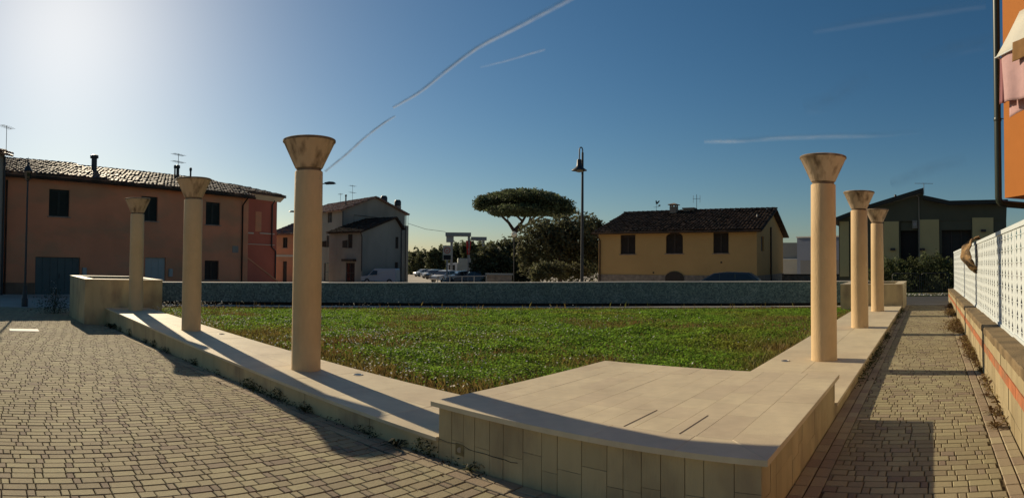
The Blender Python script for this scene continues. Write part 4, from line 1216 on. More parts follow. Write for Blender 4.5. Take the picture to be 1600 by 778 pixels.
xp = S.loc(424, 340)[0]; zz = S.loc(424, 386)[1]; pipe(h, [(xp, -.3, E_), (xp, -.08, E_ - .3), (xp, -.08, zz), (xp + .45, -.08, zz - .3), (xp + .45, -.08, .2)], .05, 'darkmetal')
x0, z0 = S.loc(384, 403, -1.2); x1, z1 = S.loc(433, 441, -1.2)
st = MB(); n = 12
mb = MB(); mb.prism([(x0, z0), (x1, z1), (x1, 0), (x0, 0)], -1.25, -1.18, lambda p, q, t: (p, t, q)); mb.build('stair_parapet', M['redwall2'], h)
mb = MB(); mb.prism([(x0, z0 + .001), (x1, z1 + .001), (x1, z1 + .10), (x0, z0 + .10)], -1.29, -1.14, lambda p, q, t: (p, t, q)); mb.build('stair_coping', M['redwall'], h)
for k in range(n):
    xa = x0 + (x1 - x0) * k / n; mb = MB(); mb.box(xa, xa + (x1 - x0) / n, -1.17, -.005, 0, (z0 - .9) * (1 - k / n) + .02); mb.build('step', M['cream'], h)

# --- small house with red roof further back
S = Site(425, 62, 468, 60)
h = S.root('small_red_roof_house', 'small dull red house with a tiled roof behind the stair house', 'house')
L_ = S.len; E_ = S.loc(440, 366)[1]; w1 = S.rect(442, 371, 449, 387); d1 = (S.rect(442, 408, 448, 430)[0], S.rect(442, 408, 448, 430)[1], .02, 2.3)
mb = MB(); wall_open(mb, 0, L_, 0, E_, [w1, d1], .15); mb.add([(0, 0, 0), (0, 3, 0), (0, 3, E_), (0, 0, E_)], [(3, 2, 1, 0)]); mb.add([(L_, 0, 0), (L_, 3, 0), (L_, 3, E_), (L_, 0, E_)], [(0, 1, 2, 3)]); mb.build('wall', M['redwall'], h)
shutter(h, *w1, 0, 'wood'); paneled(h, d1, 0, 'wood', 2)
roof_plane(h, (-.4, -.5, E_ - .02), (L_ + .4, -.5, E_ - .02), (L_ + .4, 3, E_ + 1.5), (-.4 + 1.8, 3, E_ + 1.5), 'tile')
a, b = S.loc(431, 398)[1], S.loc(431, 401)[1]; mb = MB(); mb.box(0, L_, -.05, -.002, b, a); mb.build('string_course', M['cream'], h)

# --- white house with annex
S = Site(535, 66, 632, 70.6)
h = S.root('white_gabled_house', 'tall off white gabled house standing in shade behind the annex', 'house')
L_ = S.len; E_ = S.loc(535, 327)[1]; AX, AZ = L_ * .50, S.loc(583.6, 309, 0)[1]
gw = MB(); gw.add([(0, 0, 0), (L_, 0, 0), (L_, 0, E_), (AX, 0, AZ), (0, 0, E_)], [(0, 1, 2, 3, 4)])
DW = 11
gw.add([(L_, 0, 0), (L_, DW, 0), (L_, DW, E_), (L_, 0, E_)], [(0, 1, 2, 3)])
gw.add([(0, DW, 0), (L_, DW, 0), (L_, DW, E_), (AX, DW, AZ), (0, DW, E_)], [(4, 3, 2, 1, 0)])
gw.build('gable_wall', M['whitewall'], h)
# facade on the other side of the corner, as a rotated sub-site
S2 = Site(506, 68.2, 535, 66)
S2.ex = Vector((-S.ey.x, -S.ey.y)) ; S2.a = S.a + S.ey * DW; S2.ey = S.ex; S2.len = DW; S2.zg = S.zg
def loc2(px, py):
    return S2.loc(px, py)
fw = []
for (x0_, y0_, x1_, y1_) in ((512.3, 330, 518.8, 347.5), (510.5, 368, 517.8, 386)):
    a, b, c_, d_ = S2.rect(x0_, y0_, x1_, y1_); fw.append((a, b, c_, d_))
a, b, c_, d_ = S2.rect(506.5, 411, 520, 436); fw.append((a, b, .05, d_))
sub = MB(); wall_open(sub, 0, DW, 0, E_, fw, .15)
tr = lambda p: (p[1], DW - p[0], p[2])
sub.v = [tr(p) for p in sub.v]; sub.build('front_wall', M['whitewall'], h)
def side_win(root, r, mt, name='window', open_leaf=False):
    a, b, c_, d_ = r
    q = MB(); q.box(a, b, .10, .14, c_, d_); q.v = [tr(p) for p in q.v]; o = q.build(name, M[mt], root)
    q = MB(); m_ = (a + b) / 2
    for z in (c_, (c_ + d_) / 2, d_ - .06): q.box(a, b, .06, .099, z, z + .06)
    q.box(m_ - .03, m_ + .03, .05, .098, c_, d_); q.v = [tr(p) for p in q.v]; q.build('frame', M['darkmetal'], o)
    if open_leaf:
        q = MB(); q.add([(a - .01, -.01, c_), (a - .35, -.45, c_ + .05), (a - .35, -.45, d_ - .7), (a - .01, -.01, d_ - .6)], [(0, 1, 2, 3)]); q.v = [tr(p) for p in q.v]; so_ = q.build('shutter_leaf', M['wood'], o)
    return o
side_win(h, fw[0], 'wood'); side_win(h, fw[1], 'wood', open_leaf=True); side_win(h, fw[2], 'glass', 'shop_window')
o_ = .45
roof_plane(h, (-o_, DW + .3, E_ - .12), (-o_, -.35, E_ - .12), (AX, -.35, AZ + .12), (AX, DW + .3, AZ + .12), 'tile')
roof_plane(h, (L_ + o_, -.35, E_ - .12), (L_ + o_, DW + .3, E_ - .12), (AX, DW + .3, AZ + .12), (AX, -.35, AZ + .12), 'tile')
def capchim(px, pt, pb, y):
    x, zt = S.loc(px, pt, y); _, zb = S.loc(px, pb, y)
    q = MB(); q.box(x - .3, x + .3, y - .3, y + .3, zb - .6, zt - .75); o = q.build('chimney', M['whitewall'], h)
    q = MB(); q.lathe([(.32, -.75), (.42, -.68), (.42, -.2), (.3, 0), (.05, .02)], 14, (x, y, zt)); q.build('chimney_cap', M['darkmetal'], o)
capchim(600, 306, 318, 1.8); capchim(621.5, 312.5, 326, 1.2)
for px, pt, y in ((551, 289, 2.2),): 
    x, zt = S.loc(px, pt, y); aerial(h, x, y, E_ + .8, zt - E_ - .8, .4, 6, True)
x, zt = S.loc(532, 302, 3); aerial(h, x, 3, E_ + .2, zt - E_ - .2, 1.2, 4, False)
flue(h, S, 540.5, 304, 316, .08, 2.0)
pipe(h, [(-.07, -.07, E_ - .2), (-.07, -.07, .1)], .06, 'darkmetal'); pipe(h, [(L_ + .07, -.09, E_ - .2), (L_ + .07, -.09, .1)], .06, 'darkmetal')
ax0, az0 = S.loc(553, 336); ax1, az1 = S.loc(590, 340); pipe(h, [(ax0, -.03, az0 - .8), (ax0, -.03, az0), (ax1, -.03, az1)], .03, 'darkmetal', 'cable')
mb = MB(); tz = S.loc(634, 353, 1)[1]; mb.box(L_ + .01, L_ + .9, .5, 4, 0, tz); mb.build('side_tower', M['whitewall'], h)
pipe(h, [(L_ + .85, .55, tz), (L_ + .85, .55, tz + 1.3), (L_ + .1, .55, tz + 1.3)], .025, 'darkmetal', 'terrace_rail')

SA = Site(565, 61, 626, 65.6)
h = SA.root('white_annex', 'low off white annex with a sloping brown roof joined to the gabled house', 'house')
L_ = SA.len; E_ = SA.loc(565, 361)[1]; AX, AZ = SA.loc(617, 341)[0], SA.loc(617, 341)[1]; E2 = SA.loc(628, 357)[1]; DW = 5.0
tr = lambda p: (p[1], DW - p[0], p[2])
gw = MB()
w3 = SA.rect(618, 370, 622.5, 388); w4 = SA.rect(617, 409.5, 622, 421)
wall_open(gw, 0, L_, 0, min(E_, E2), [w3, w4], .15)
gw.add([(0, 0, min(E_, E2)), (L_, 0, min(E_, E2)), (L_, 0, E2), (AX, 0, AZ), (0, 0, E_)], [(0, 1, 2, 3, 4)])
gw.add([(L_, 0, 0), (L_, DW, 0), (L_, DW, E2), (L_, 0, E2)], [(0, 1, 2, 3)])
gw.build('gable_wall', M['whitewall'], h)
shutter(h, *w3, 0, 'wood'); shutter(h, *w4, 0, 'wood')
S2 = Site(535, 64, 565, 61); S2.ex = Vector((-SA.ey.x, -SA.ey.y)); S2.a = SA.a + SA.ey * DW; S2.ey = SA.ex; S2.len = DW; S2.zg = SA.zg
fw = [S2.rect(543.5, 366, 550.5, 387.5)]
a, b, c_, d_ = S2.rect(540.5, 410.5, 554, 436); fw.append((a, b, .05, d_))
sub = MB(); wall_open(sub, 0, DW, 0, E_, fw, .15); sub.v = [tr(p) for p in sub.v]; sub.build('front_wall', M['whitewall'], h)
side_win(h, fw[0], 'wood', open_leaf=True); side_win(h, fw[1], 'glass', 'shop_door')
a, b, c_, d_ = fw[1]
q = MB(); q.box(a - .2, b + .2, -.5, -.01, d_ + .15, d_ + .4); q.v = [tr(p) for p in q.v]; q.build('door_canopy', M['wood'], h)
roof_plane(h, (-.5, DW + .0, E_ - .10), (-.5, -.35, E_ - .10), (AX, -.35, AZ + .10), (AX, DW, AZ + .10), 'tiledark')
roof_plane(h, (L_ + .35, -.35, E2 - .10), (L_ + .35, DW, E2 - .10), (AX, DW, AZ + .10), (AX, -.35, AZ + .10), 'tiledark')
pipe(h, [(-.4, -.2, E_ - .15), (-.07, -.07, E_ - .6), (-.07, -.07, 1.4)], .06, 'darkmetal'); pipe(h, [(L_ + .02, -.08, E2 - .1), (L_ + .02, -.08, .1)], .06, 'darkmetal')

# --- yellow house
S = Site(935, 44, 1182.5, 39.8, -.45)
h = S.root('yellow_house', 'single storey yellow house with dark tiled roof and stone base behind the mosaic wall', 'house')
L_, D_ = S.len, 10.1; E_ = S.loc(1182, 359)[1]; RZ_ = 5.62 + .45
wins = [S.rect(969.5, 367, 992.7, 397), S.rect(1114.5, 363.5, 1138.5, 395.5)]
arch = S.rect(1040.5, 363.5, 1067, 396)
zst = S.loc(1000, 429.5)[1]
arcz = S.rect(1040, 424, 1069, 440); arcz = (arcz[0], arcz[1], .25, arcz[3])
mb = MB(); wall_open(mb, 0, L_, zst, E_, [w for w in wins] + [arch], .16)
mb.add([(0, 0, zst), (0, D_, zst), (0, D_, E_), (0, D_ / 2, RZ_), (0, 0, E_)], [(4, 3, 2, 1, 0)])
# gable end with slit window and chase
def gl(px, py):
    r = ray(px, py); nx = S.ex; t = S.b.dot(nx) / (r.x * nx.x + r.y * nx.y); P = Vector((r.x * t, r.y * t)); return (P - S.b).dot(S.ey), EYE + r.z * t - S.zg
g0, g1 = gl(1189, 369), gl(1193.5, 392.5)
sub = MB(); wall_open(sub, 0, D_, zst * 0, E_, [(g0[0], g1[0], g1[1], g0[1])], .15)
sub.add([(0, 0, E_), (D_, 0, E_), (D_ / 2, 0, RZ_)], [(0, 1, 2)])
mb.add([(L_ - p[1], p[0], p[2]) for p in sub.v], sub.f)
mb.add([(0, D_, 0), (L_, D_, 0), (L_, D_, E_), (0, D_, E_)], [(3, 2, 1, 0)])
mb.build('wall', M['yellow'], h)
q = MB(); q.box(g0[0], g1[0], .10, .14, g1[1], g0[1]); q.v = [(L_ - p[1], p[0], p[2]) for p in q.v]; q.build('slit_window', M['wood'], h)
for w in wins: shutter(h, *w, 0, 'wood')
shutter(h, *arch, 0, 'wood')
# arched head over the middle window: spandrel corners closed by yellow pieces
a, b, c_, d_ = arch
for s in (-1, 1):
    pts = []; cx = (a + b) / 2; rr = (b - a) / 2; hh = .34
    poly = [(cx + s * rr, d_ - hh)] + [(cx + s * rr * math.cos(t), d_ - hh + hh * math.sin(t)) for t in np.linspace(0.15, math.pi / 2, 7)] + [(cx + s * rr, d_)]
    q = MB(); q.prism(poly, .002, .12, lambda p, q_, t: (p, t, q_)); q.build('arch_spandrel', M['yellow'], h)
a, b, c_, d_ = arcz; cx = (a + b) / 2; rr = (b - a) / 2
poly = [(cx - rr, .0), (cx + rr, 0)] + [(cx + rr * math.cos(t), d_ - .45 + .45 * math.sin(t)) for t in np.linspace(0, math.pi, 13)]
q = MB(); q.prism(poly, -.09, -.052, lambda p, q_, t: (p, t, q_)); q.build('cellar_arch', M['wood'], h)
mb = MB()
mb.box(-.04, L_ + .04, -.05, D_ + .04, -.3, zst - .002); mb.build('stone_base', M['stonebase'], h)
ov = .42; kz = (RZ_ - E_) / (D_ / 2)
er = E_ - ov * kz + .12
roof_plane(h, (-.3, -ov, er), (L_ + .45, -ov, er), (L_ + .45, D_ / 2, RZ_ + .12), (-.3, D_ / 2, RZ_ + .12), 'tiledark')
roof_plane(h, (L_ + .45, D_ + ov, er), (-.3, D_ + ov, er), (-.3, D_ / 2, RZ_ + .12), (L_ + .45, D_ / 2, RZ_ + .12), 'tiledark', tiles=False)
ridge_tiles(h, (-.3, D_ / 2, RZ_ + .15), (L_ + .45, D_ / 2, RZ_ + .15), 'tiledark')
pipe(h, [(-.3, -ov - .06, er - .05), (L_ + .4, -ov - .06, er - .08)], .075, 'tiledark', 'gutter')
pipe(h, [(.05, -ov - .05, er - .1), (.16, -.08, er - .55), (.16, -.08, .1)], .055, 'tiledark')
gx, gzt = gl(1203.5, 355); q = MB(); q.tube([(L_ + .06, gx, gzt), (L_ + .06, gx, .1)], .06, 8); q.build('drainpipe', M['wood'], h)
chimney(h, S, 1053, 319, 334, 14, D_ / 2 - .5)
x, zt = S.loc(1077.5, 325, D_ / 2); _, zb = S.loc(1077.5, 335, D_ / 2)
q = MB(); q.box(x - .42, x + .42, D_ / 2 - .3, D_ / 2 + .3, zb - .3, zt - .1); o = q.build('chimney', M['stonebase'], h); q = MB(); q.box(x - .5, x + .5, D_ / 2 - .4, D_ / 2 + .4, zt - .099, zt); q.build('chimney_cap', M['stonebase'], o)
x, zt = S.loc(1088.5, 304, D_ / 2)
q = MB(); q.tube([(x, D_ / 2, RZ_), (x, D_ / 2, zt)], .02, 5)
for dx in (-.28, 0, .28): q.tube([(x + dx, D_ / 2, zt - .05), (x + dx, D_ / 2, zt - .65)], .014, 5)
q.tube([(x - .3, D_ / 2, zt - .33), (x + .3, D_ / 2, zt - .33)], .014, 5); q.build('aerial', M['darkmetal'], h)
x, zt = S.loc(1025.5, 314, D_ / 2)
q = MB(); q.tube([(x, D_ / 2, RZ_), (x, D_ / 2, zt - .2)], .014, 5); q.tube([(x - .25, D_ / 2, zt - .5), (x + .25, D_ / 2, zt - .5)], .012, 5)
q.prism([(-.02, -.2), (.1, -.2), (.26, -.02), (.30, .06), (.2, .06), (.14, -.02), (.04, -.03), (.02, .1), (-.06, .08), (-.05, -.06)], -.02, .02, lambda p, r_, t: (x + p, D_ / 2 + t, zt - .05 + r_))
q.prism([(.1, -.5), (.34, -.42), (.34, -.58)], -.02, .02, lambda p, r_, t: (x + p, D_ / 2 + t, zt + r_ + .12))
q.build('weather_vane', M['darkmetal'], h)
for (px_, py_) in ((1127, 410), (1021, 426)):
    vx, vz = S.loc(px_, py_); q = MB(); q.box(vx - .06, vx + .06, -.012, -.002, vz - .06, vz + .06); q.build('vent', M['wood'], h)
x, zt = S.loc(1183, 335, 2.5); q = MB(); q.tube([(x, 2.5, zt - .9), (x, 2.5, zt)], .05, 8); q.build('vent_pipe', M['coping'], h)

# --- white blocks far right
S = Site(1218, 75, 1246, 75); h = S.root('pale_block_house', 'pale two tone boxy building beyond the yellow house gable', 'building')
zt = S.loc(1235, 379)[1]; zm = S.loc(1235, 404)[1]
mb = MB(); mb.box(0, S.len, .3, 9, zm, zt); mb.build('upper_wall', M['whitewall'], h); mb = MB(); mb.box(0, S.len + .2, 0, 9, 0, zm - .15); mb.build('lower_wall', M['cream'], h)
mb = MB(); mb.box(-.1, S.len + .3, -.1, 9.1, zm - .148, zm - .004); mb.build('ledge', M['coping'], h)
S = Site(1245.5, 62, 1320, 60); h = S.root('grey_block_house', 'blue grey flat roofed block between the yellow house and the columns', 'building')
zt = S.loc(1255, 371.5)[1]
mb = MB(); mb.box(0, S.len, 0, 9, 0, zt); mb.build('wall', mat('blue grey render', (.17, .19, .235), var=.05), h)
mb = MB(); mb.box(-.08, S.len + .08, -.08, 9.08, zt + .002, zt + .14); mb.build('parapet_cap', M['coping'], h)
mb = MB(); mb.box(.4, S.len - .4, -.03, -.002, .2, zt * .48); mb.build('shutter', M['cargrey'], h)
S = Site(1222, 46, 1330, 44); h = S.root('garden_wall', 'low dark garden wall beside the yellow house gable', 'wall')
zt = S.loc(1250, 429.5)[1]
mb = MB(); mb.box(0, S.len, 0, .25, -.2, zt); mb.build('wall', M['stonebase'], h); mb = MB(); mb.box(-.03, S.len + .03, -.04, .29, zt + .001, zt + .06); mb.build('coping', M['tiledark'], h)

# --- dark clad house at the end of the walk
S = Site(1311, 36, 1573, 36, -.1)
h = S.root('dark_clad_house', 'dark green clad house with cream panels and split pitched roof behind the hedge', 'house')
L_ = S.len; P_ = lambda x, y: S.loc(x, y)
prof = [P_(1311, 340), P_(1359, 321), P_(1443, 295), P_(1443, 306.5), P_(1483, 315), P_(1573, 313)]
body = [(0, 0), (L_, 0), (prof[5][0], prof[5][1] - .25), (prof[4][0], prof[4][1] - .25), (prof[3][0] + .02, prof[3][1] - .25), (prof[3][0] - .02, prof[2][1] - .3), (prof[1][0], prof[1][1] - .25), (prof[0][0], prof[0][1] - .25)]
ops = [S.rect(1406.5, 346, 1434.5, 412), S.rect(1471.5, 359.5, 1518.5, 405)]
zmid = P_(1400, 345.5)[1]
mb = MB(); wall_open(mb, 0, L_, 0, zmid, ops, .5)
mb.add([(p[0], -.04, p[1]) for p in [(0, zmid), (L_, zmid)] + body[2:]], [tuple(range(8))])
mb.add([(0, -.04, zmid), (L_, -.04, zmid), (L_, 0, zmid), (0, 0, zmid)], [(0, 3, 2, 1)])
mb.add([(L_, 0, 0), (L_, 12, 0), (L_, 12, body[2][1]), (L_, -.04, body[2][1])], [(0, 1, 2, 3)]); mb.add([(0, 0, 0), (0, 12, 0), (0, 12, body[7][1]), (0, -.04, body[7][1])], [(3, 2, 1, 0)])
mb.build('wall', M['cladding'], h)
for i in range(len(prof) - 1):
    if i == 2: continue
    (xa, za), (xb, zb) = prof[i], prof[i + 1]
    if i == 0: xa -= .4; za -= .12
    q = MB(); q.prism([(xa, za), (xb - .003, zb), (xb - .003, zb - .24), (xa, za - .24)], -.55, 12, lambda p, r_, t: (p, t, r_)); q.build('roof', M['roofdark'], h)
for (x0_, y0_, x1_, y1_) in ((1312, 346, 1327, 432), (1381, 346, 1405, 432), (1435.5, 343, 1468, 432), (1519, 340, 1552.5, 400)):
    a, b, c_, d_ = S.rect(x0_, y0_, x1_, y1_); q = MB(); q.box(a, b, -.09, -.045, max(0, c_), d_ - .01); q.build('wall_panel', M['panelcream'], h)
a, b, c_, d_ = ops[0]; q = MB(); q.box(a, b, .46, .5, c_, d_); o = q.build('entrance', M['black'], h)
q = MB(); q.box(a + .02, b - .02, .10, .14, d_ - .55, d_ - .02); q.build('lintel_board', M['cladding'], o)
a, b, c_, d_ = ops[1]; q = MB(); q.box(a, b, .40, .44, c_, d_); o = q.build('window', M['roofdark'], h)
for k in range(1, 3):
    q = MB(); xx = a + (b - a) * k / 3; q.box(xx - .03, xx + .03, .34, .399, c_, d_); q.build('mullion', M['darkmetal'], o)
a, b, c_, d_ = S.rect(1425.5, 344.5, 1433.5, 357); q = MB(); q.bbox(a, b, -.12, .2, c_, d_, .02); o = q.build('air_conditioner', M['whitewall'], h)
q = MB(); q.lathe([(.0, 0), (min(b - a, d_ - c_) * .36, 0), (min(b - a, d_ - c_) * .36, .015), (0, .016)], 18); o2 = q.build('fan_grille', M['greymetal'], o)
o2.matrix_basis = Matrix.Translation(((a + b) / 2, -.122, (c_ + d_) / 2)) @ Matrix.Rotation(math.pi / 2, 4, 'X')
xa, za = P_(1431.5, 305); xb, zb = P_(1436, 340); pipe(h, [(xa, -.10, za), (xb, -.10, za - .15), (xb, -.10, 0.3)], .035, 'whitewall')
for px_, py_ in ((1396, 390), (1442, 390), (1537, 361)):
    vx, vz = P_(px_, py_); q = MB(); q.bbox(vx - .18, vx + .12, -.24, -.095, vz - .06, vz + .09, .02); q.build('wall_lamp', M['darkmetal'], h)
x, zt = P_(1443.5, 284); aerial(h, x, .5, prof[2][1] - .3, zt - prof[2][1] + .3, .15, 6, False, 'greymetal')
flue(h, S, 1399, 304, 308, .05, 1.0)

# ------------------------------------------------------------------ trees and shrubs
def blob_cloud(blobs, n, shell=.55, rough=.22):
    """points filling lumpy ellipsoids, denser near the skin"""
    blobs = [(np.array(c, float), np.array(r, float)) for c, r in blobs]
    wts = np.array([r[0] * r[1] * r[2] for c, r in blobs]) ** .7; wts /= wts.sum()
    out = []
    for (c, r), w in zip(blobs, wts):
        k = int(n * w); dvec = rng.normal(size=(k, 3)); dvec /= np.linalg.norm(dvec, axis=1)[:, None]
        rad = shell + (1 - shell) * rng.random(k) ** .6
        lump = 1 + rough * np.sin(dvec[:, 0] * 5 + c[0] * 3) * np.sin(dvec[:, 1] * 6 + c[1]) + rough * .9 * np.sin(dvec[:, 2] * 9 + dvec[:, 0] * 7 + c[2])
        out.append(c + dvec * r * (rad * lump)[:, None])
    return np.concatenate(out)
def tree(name, label, cat, px, dist, blobs_px, leaf, n, mt, trunk_h=None, trunk_r=.18, group=None, depth=.8, upright=0.0, shell=.5, limbs=True, rough=.22):
    """blobs_px: (px, py, half-width px, half-height px, depth offset m)"""
    b = gnd(px, dist); z0 = gz(b.x, b.y)
    root = thing(name, label, cat, (b.x, b.y, z0), 0, group)
    rd = Vector((b.x, b.y)).normalized(); rt = Vector((rd.y, -rd.x))
    bl_ = []
    for (x, y, hw, hh, off) in blobs_px:
        dd = dist + off; p = at(x, y, dd); w = hw / F * dd; hgt_ = hh / F * dd
        bl_.append(((p.x - b.x, p.y - b.y, p.z - z0), (w, w * depth, hgt_), rd))
    pts = []
    tot = sum((r[0] * r[2]) for _, r, _ in bl_)
    for c, r, _ in bl_:
        k = max(60, int(n * r[0] * r[2] / tot))
        q = blob_cloud([((0, 0, 0), r)], k, shell, rough)
        # rotate the ellipsoid so that its width lies across the line of sight
        X = q[:, 0:1] * np.array([[rt.x, rt.y]]) + q[:, 1:2] * np.array([[rd.x, rd.y]])
        pts.append(np.concatenate([X + np.array(c[:2]), q[:, 2:3] + c[2]], 1))
    pts = np.concatenate(pts); pts = pts[pts[:, 2] > .03]
    cards('crown', pts, leaf * rng.uniform(.55, 1.5, len(pts)), .15, M[mt], root, 1.25)
    mb = MB()
    top = max(c[2] for c, r, _ in bl_); hb_ = trunk_h or top * .6
    mb.tube([(0, 0, -.2), (.04, .02, hb_ * .5), (.0, .05, hb_)], [trunk_r * 1.25, trunk_r, trunk_r * .7], 9)
    if limbs:
        for c, r, _ in bl_[:8]:
            s = Vector((0, .03, hb_ * .55)); e = Vector(c); mid = s.lerp(e, .55) + Vector((0, 0, -.1 * r[2]))
            mb.tube([s, mid, e], [trunk_r * .55, trunk_r * .35, trunk_r * .12], 6)
    mb.build('trunk', M['bark'], root)
    return root
# stone pine
b = gnd(806, 92); z0 = gz(b.x, b.y); D = 92
pine = thing('stone_pine', 'tall umbrella shaped stone pine rising behind the bushes', 'tree', (b.x, b.y, z0))
lobes = [(770, 318, 26, 14), (800, 314, 34, 16), (834, 313, 36, 16), (866, 321, 28, 14), (884, 328, 13, 9), (755, 316, 13, 12), (820, 306, 40, 9), (848, 309, 30, 10), (785, 308, 26, 9), (778, 331, 17, 7), (850, 329, 32, 9), (812, 327, 42, 9), (875, 333, 18, 6), (795, 331, 22, 6), (830, 331, 26, 6)]
pts = []
for (x, y, hw, hh) in lobes:
    for q in range(2):
        p = at(x + random.uniform(-5, 5), y + random.uniform(-2, 2), D + random.uniform(-5, 5)); w = hw / F * D
        pts.append(blob_cloud([((p.x - b.x, p.y - b.y, p.z - z0), (w, w * .9, hh / F * D))], int(62 * hw * hh / 10), .25, .12))
pts = np.concatenate(pts)
cards('crown', pts, rng.uniform(.20, .50, len(pts)), .25, M['pine'], pine, 1.1)
def pl(x, y, off=0): 
    p = at(x, y, D + off); return (p.x - b.x, p.y - b.y, p.z - z0)
mb = MB()
mb.tube([(pl(806, 410)[0], pl(806, 410)[1], -.3), pl(805, 385), pl(804, 360)], [.5, .42, .38], 10); mb.build('trunk', M['bark'], pine)
for path, r in ((((804, 362), (795, 348), (782, 336), (770, 328)), .30), (((804, 360), (815, 348), (824, 333), (827, 322)), .30), (((794, 347), (793, 338), (798, 330)), .18), (((817, 346), (808, 338), (797, 330)), .2),
                (((806, 362), (826, 350), (829, 338), (832, 322)), .28), (((828, 345), (838, 337), (845, 326)), .2), (((828, 350), (844, 340), (862, 330)), .2), (((818, 343), (822, 335), (815, 326)), .12)):
    mb = MB(); mb.tube([pl(x, y, random.uniform(-1.5, 1.5) if i else 0) for i, (x, y) in enumerate(path)], [r, r * .75, r * .5, r * .35][:len(path)], 7); mb.build('limb', M['bark'], pine)
# big olive bush and lower pale bush, dark bush
tree('olive_bush', 'big dense olive brown bush left of the yellow house', 'bush', 875, 53,
     [(838, 378, 34, 32, 0), (872, 372, 38, 34, 1), (905, 368, 34, 36, 2), (928, 372, 26, 34, 4), (850, 362, 28, 20, 1), (886, 356, 30, 18, 2), (915, 352, 24, 14, 4), (860, 400, 48, 38, 1), (905, 405, 40, 36, 3), (822, 395, 14, 26, 0), (935, 395, 24, 40, 5)], .26, 17000, 'leafolive', group=None)
tree('pale_low_bush', 'paler low bush at the foot of the big olive bush', 'bush', 875, 47, [(850, 424, 20, 15, 0), (874, 423, 22, 14, .5), (900, 424, 20, 12, 1), (838, 430, 9, 12, 0)], .17, 5000, 'leafolive', limbs=False)
tree('dark_bush', 'dark green bush left of the big olive bush', 'bush', 785, 60,
     [(765, 405, 24, 24, 0), (790, 398, 26, 24, 1), (812, 410, 24, 30, 2), (775, 420, 34, 26, 0), (806, 385, 14, 14, 2), (748, 418, 14, 18, 0), (815, 428, 24, 20, 1)], .27, 12000, 'leafdark')
for i, (lb, px, dist, bl_, mt) in enumerate((
    ('far tree beside the white gabled house', 652, 150, [(652, 412, 16, 22, 0), (645, 420, 12, 20, 2), (662, 408, 14, 18, -3), (650, 402, 10, 9, 0)], 'leafgreen'),
    ('round far tree behind the parked cars', 682, 140, [(678, 410, 14, 20, 0), (690, 408, 13, 20, 1), (680, 398, 10, 9, 0)], 'leafgreen'),
    ('far tree behind the price sign', 716, 120, [(712, 404, 14, 22, 0), (724, 400, 14, 22, 1), (718, 410, 20, 20, 1)], 'leafgreen'),
    ('far tree below the station canopy', 745, 105, [(736, 396, 14, 18, 0), (750, 398, 15, 20, 0), (743, 412, 22, 20, 1), (728, 390, 9, 9, 0)], 'leafgreen'))):
    tree('far_tree', lb, 'tree', px, dist, bl_, .5, 4200, mt, group='trees far along the road')
# far treeline closing the street
n = 15000; a = rng.uniform(-.30, .46, n); dd = rng.uniform(170, 230, n); hh = 5 + 5 * vnoise(a * 60, a * 0, 1, 71) + 2 * vnoise(a * 200, a * 0, 1, 72)
g = cards('far_woods', np.stack([dd * np.sin(a), dd * np.cos(a), -2.2 + rng.random(n) ** .8 * hh], 1), rng.uniform(.6, 1.6, n), .1, M['leafgreen'])
tag(g, 'low dark line of far woods closing the view along the road', 'woods', None, 'stuff')
# hedge before the dark house
hg = tree('garden_hedge', 'loose green hedge in front of the dark clad house', 'hedge', 1430, 32.5,
     [(1384, 422, 14, 20, 0), (1402, 420, 16, 18, 0), (1424, 422, 18, 20, .3), (1446, 418, 18, 22, 0), (1466, 418, 16, 24, .3), (1484, 424, 14, 20, 0), (1410, 438, 36, 22, 0), (1460, 440, 36, 24, 0), (1500, 440, 20, 26, 0), (1370, 436, 20, 20, 0)], .11, 13000, 'hedge', trunk_h=.5, trunk_r=.05)

# ------------------------------------------------------------------ lamps and poles
def base_at(px, dist):
    p = gnd(px, dist); return (p.x, p.y, gz(p.x, p.y))
bx = base_at(909.5, 25.2); top = at(908, 231, 25.2).z - bx[2]
lp = thing('street_lamp', 'tall dark street lamp with hooked top and flared shade before the bushes', 'lamp', bx, math.radians(-7))
mb = MB(); mb.tube([(0, 0, 0), (0, 0, 1.2), (0, 0, top - .2)], [.085, .07, .045], 12); mb.build('pole', M['darkmetal'], lp)
mb = MB(); mb.lathe([(.12, 0), (.12, .25), (.09, .32), (.085, .5)], 16); mb.build('base', M['darkmetal'], lp)
mb = MB(); mb.tube([(0, 0, top - .25), (0, 0, top - .08), (-.025, -.02, top - .01), (-.065, -.05, top + .02), (-.11, -.08, top - .01), (-.135, -.10, top - .1), (-.14, -.105, top - .62)], .026, 10); mb.build('hook', M['darkmetal'], lp)
hx, hy, hz_ = -.14, -.105, top - .62
mb = MB(); mb.lathe([(.09, .1), (.10, .06), (.11, -.16), (.16, -.24), (.33, -.36), (.335, -.375), (.31, -.375), (.12, -.25)], 28, (hx, hy, hz_)); mb.build('lamp_shade', M['darkmetal'], lp)
mb = MB(); mb.lathe([(.10, -.27), (.17, -.35), (.15, -.42), (.05, -.45)], 20, (hx, hy, hz_)); mb.build('lamp_glass', M['whitewall'], lp)
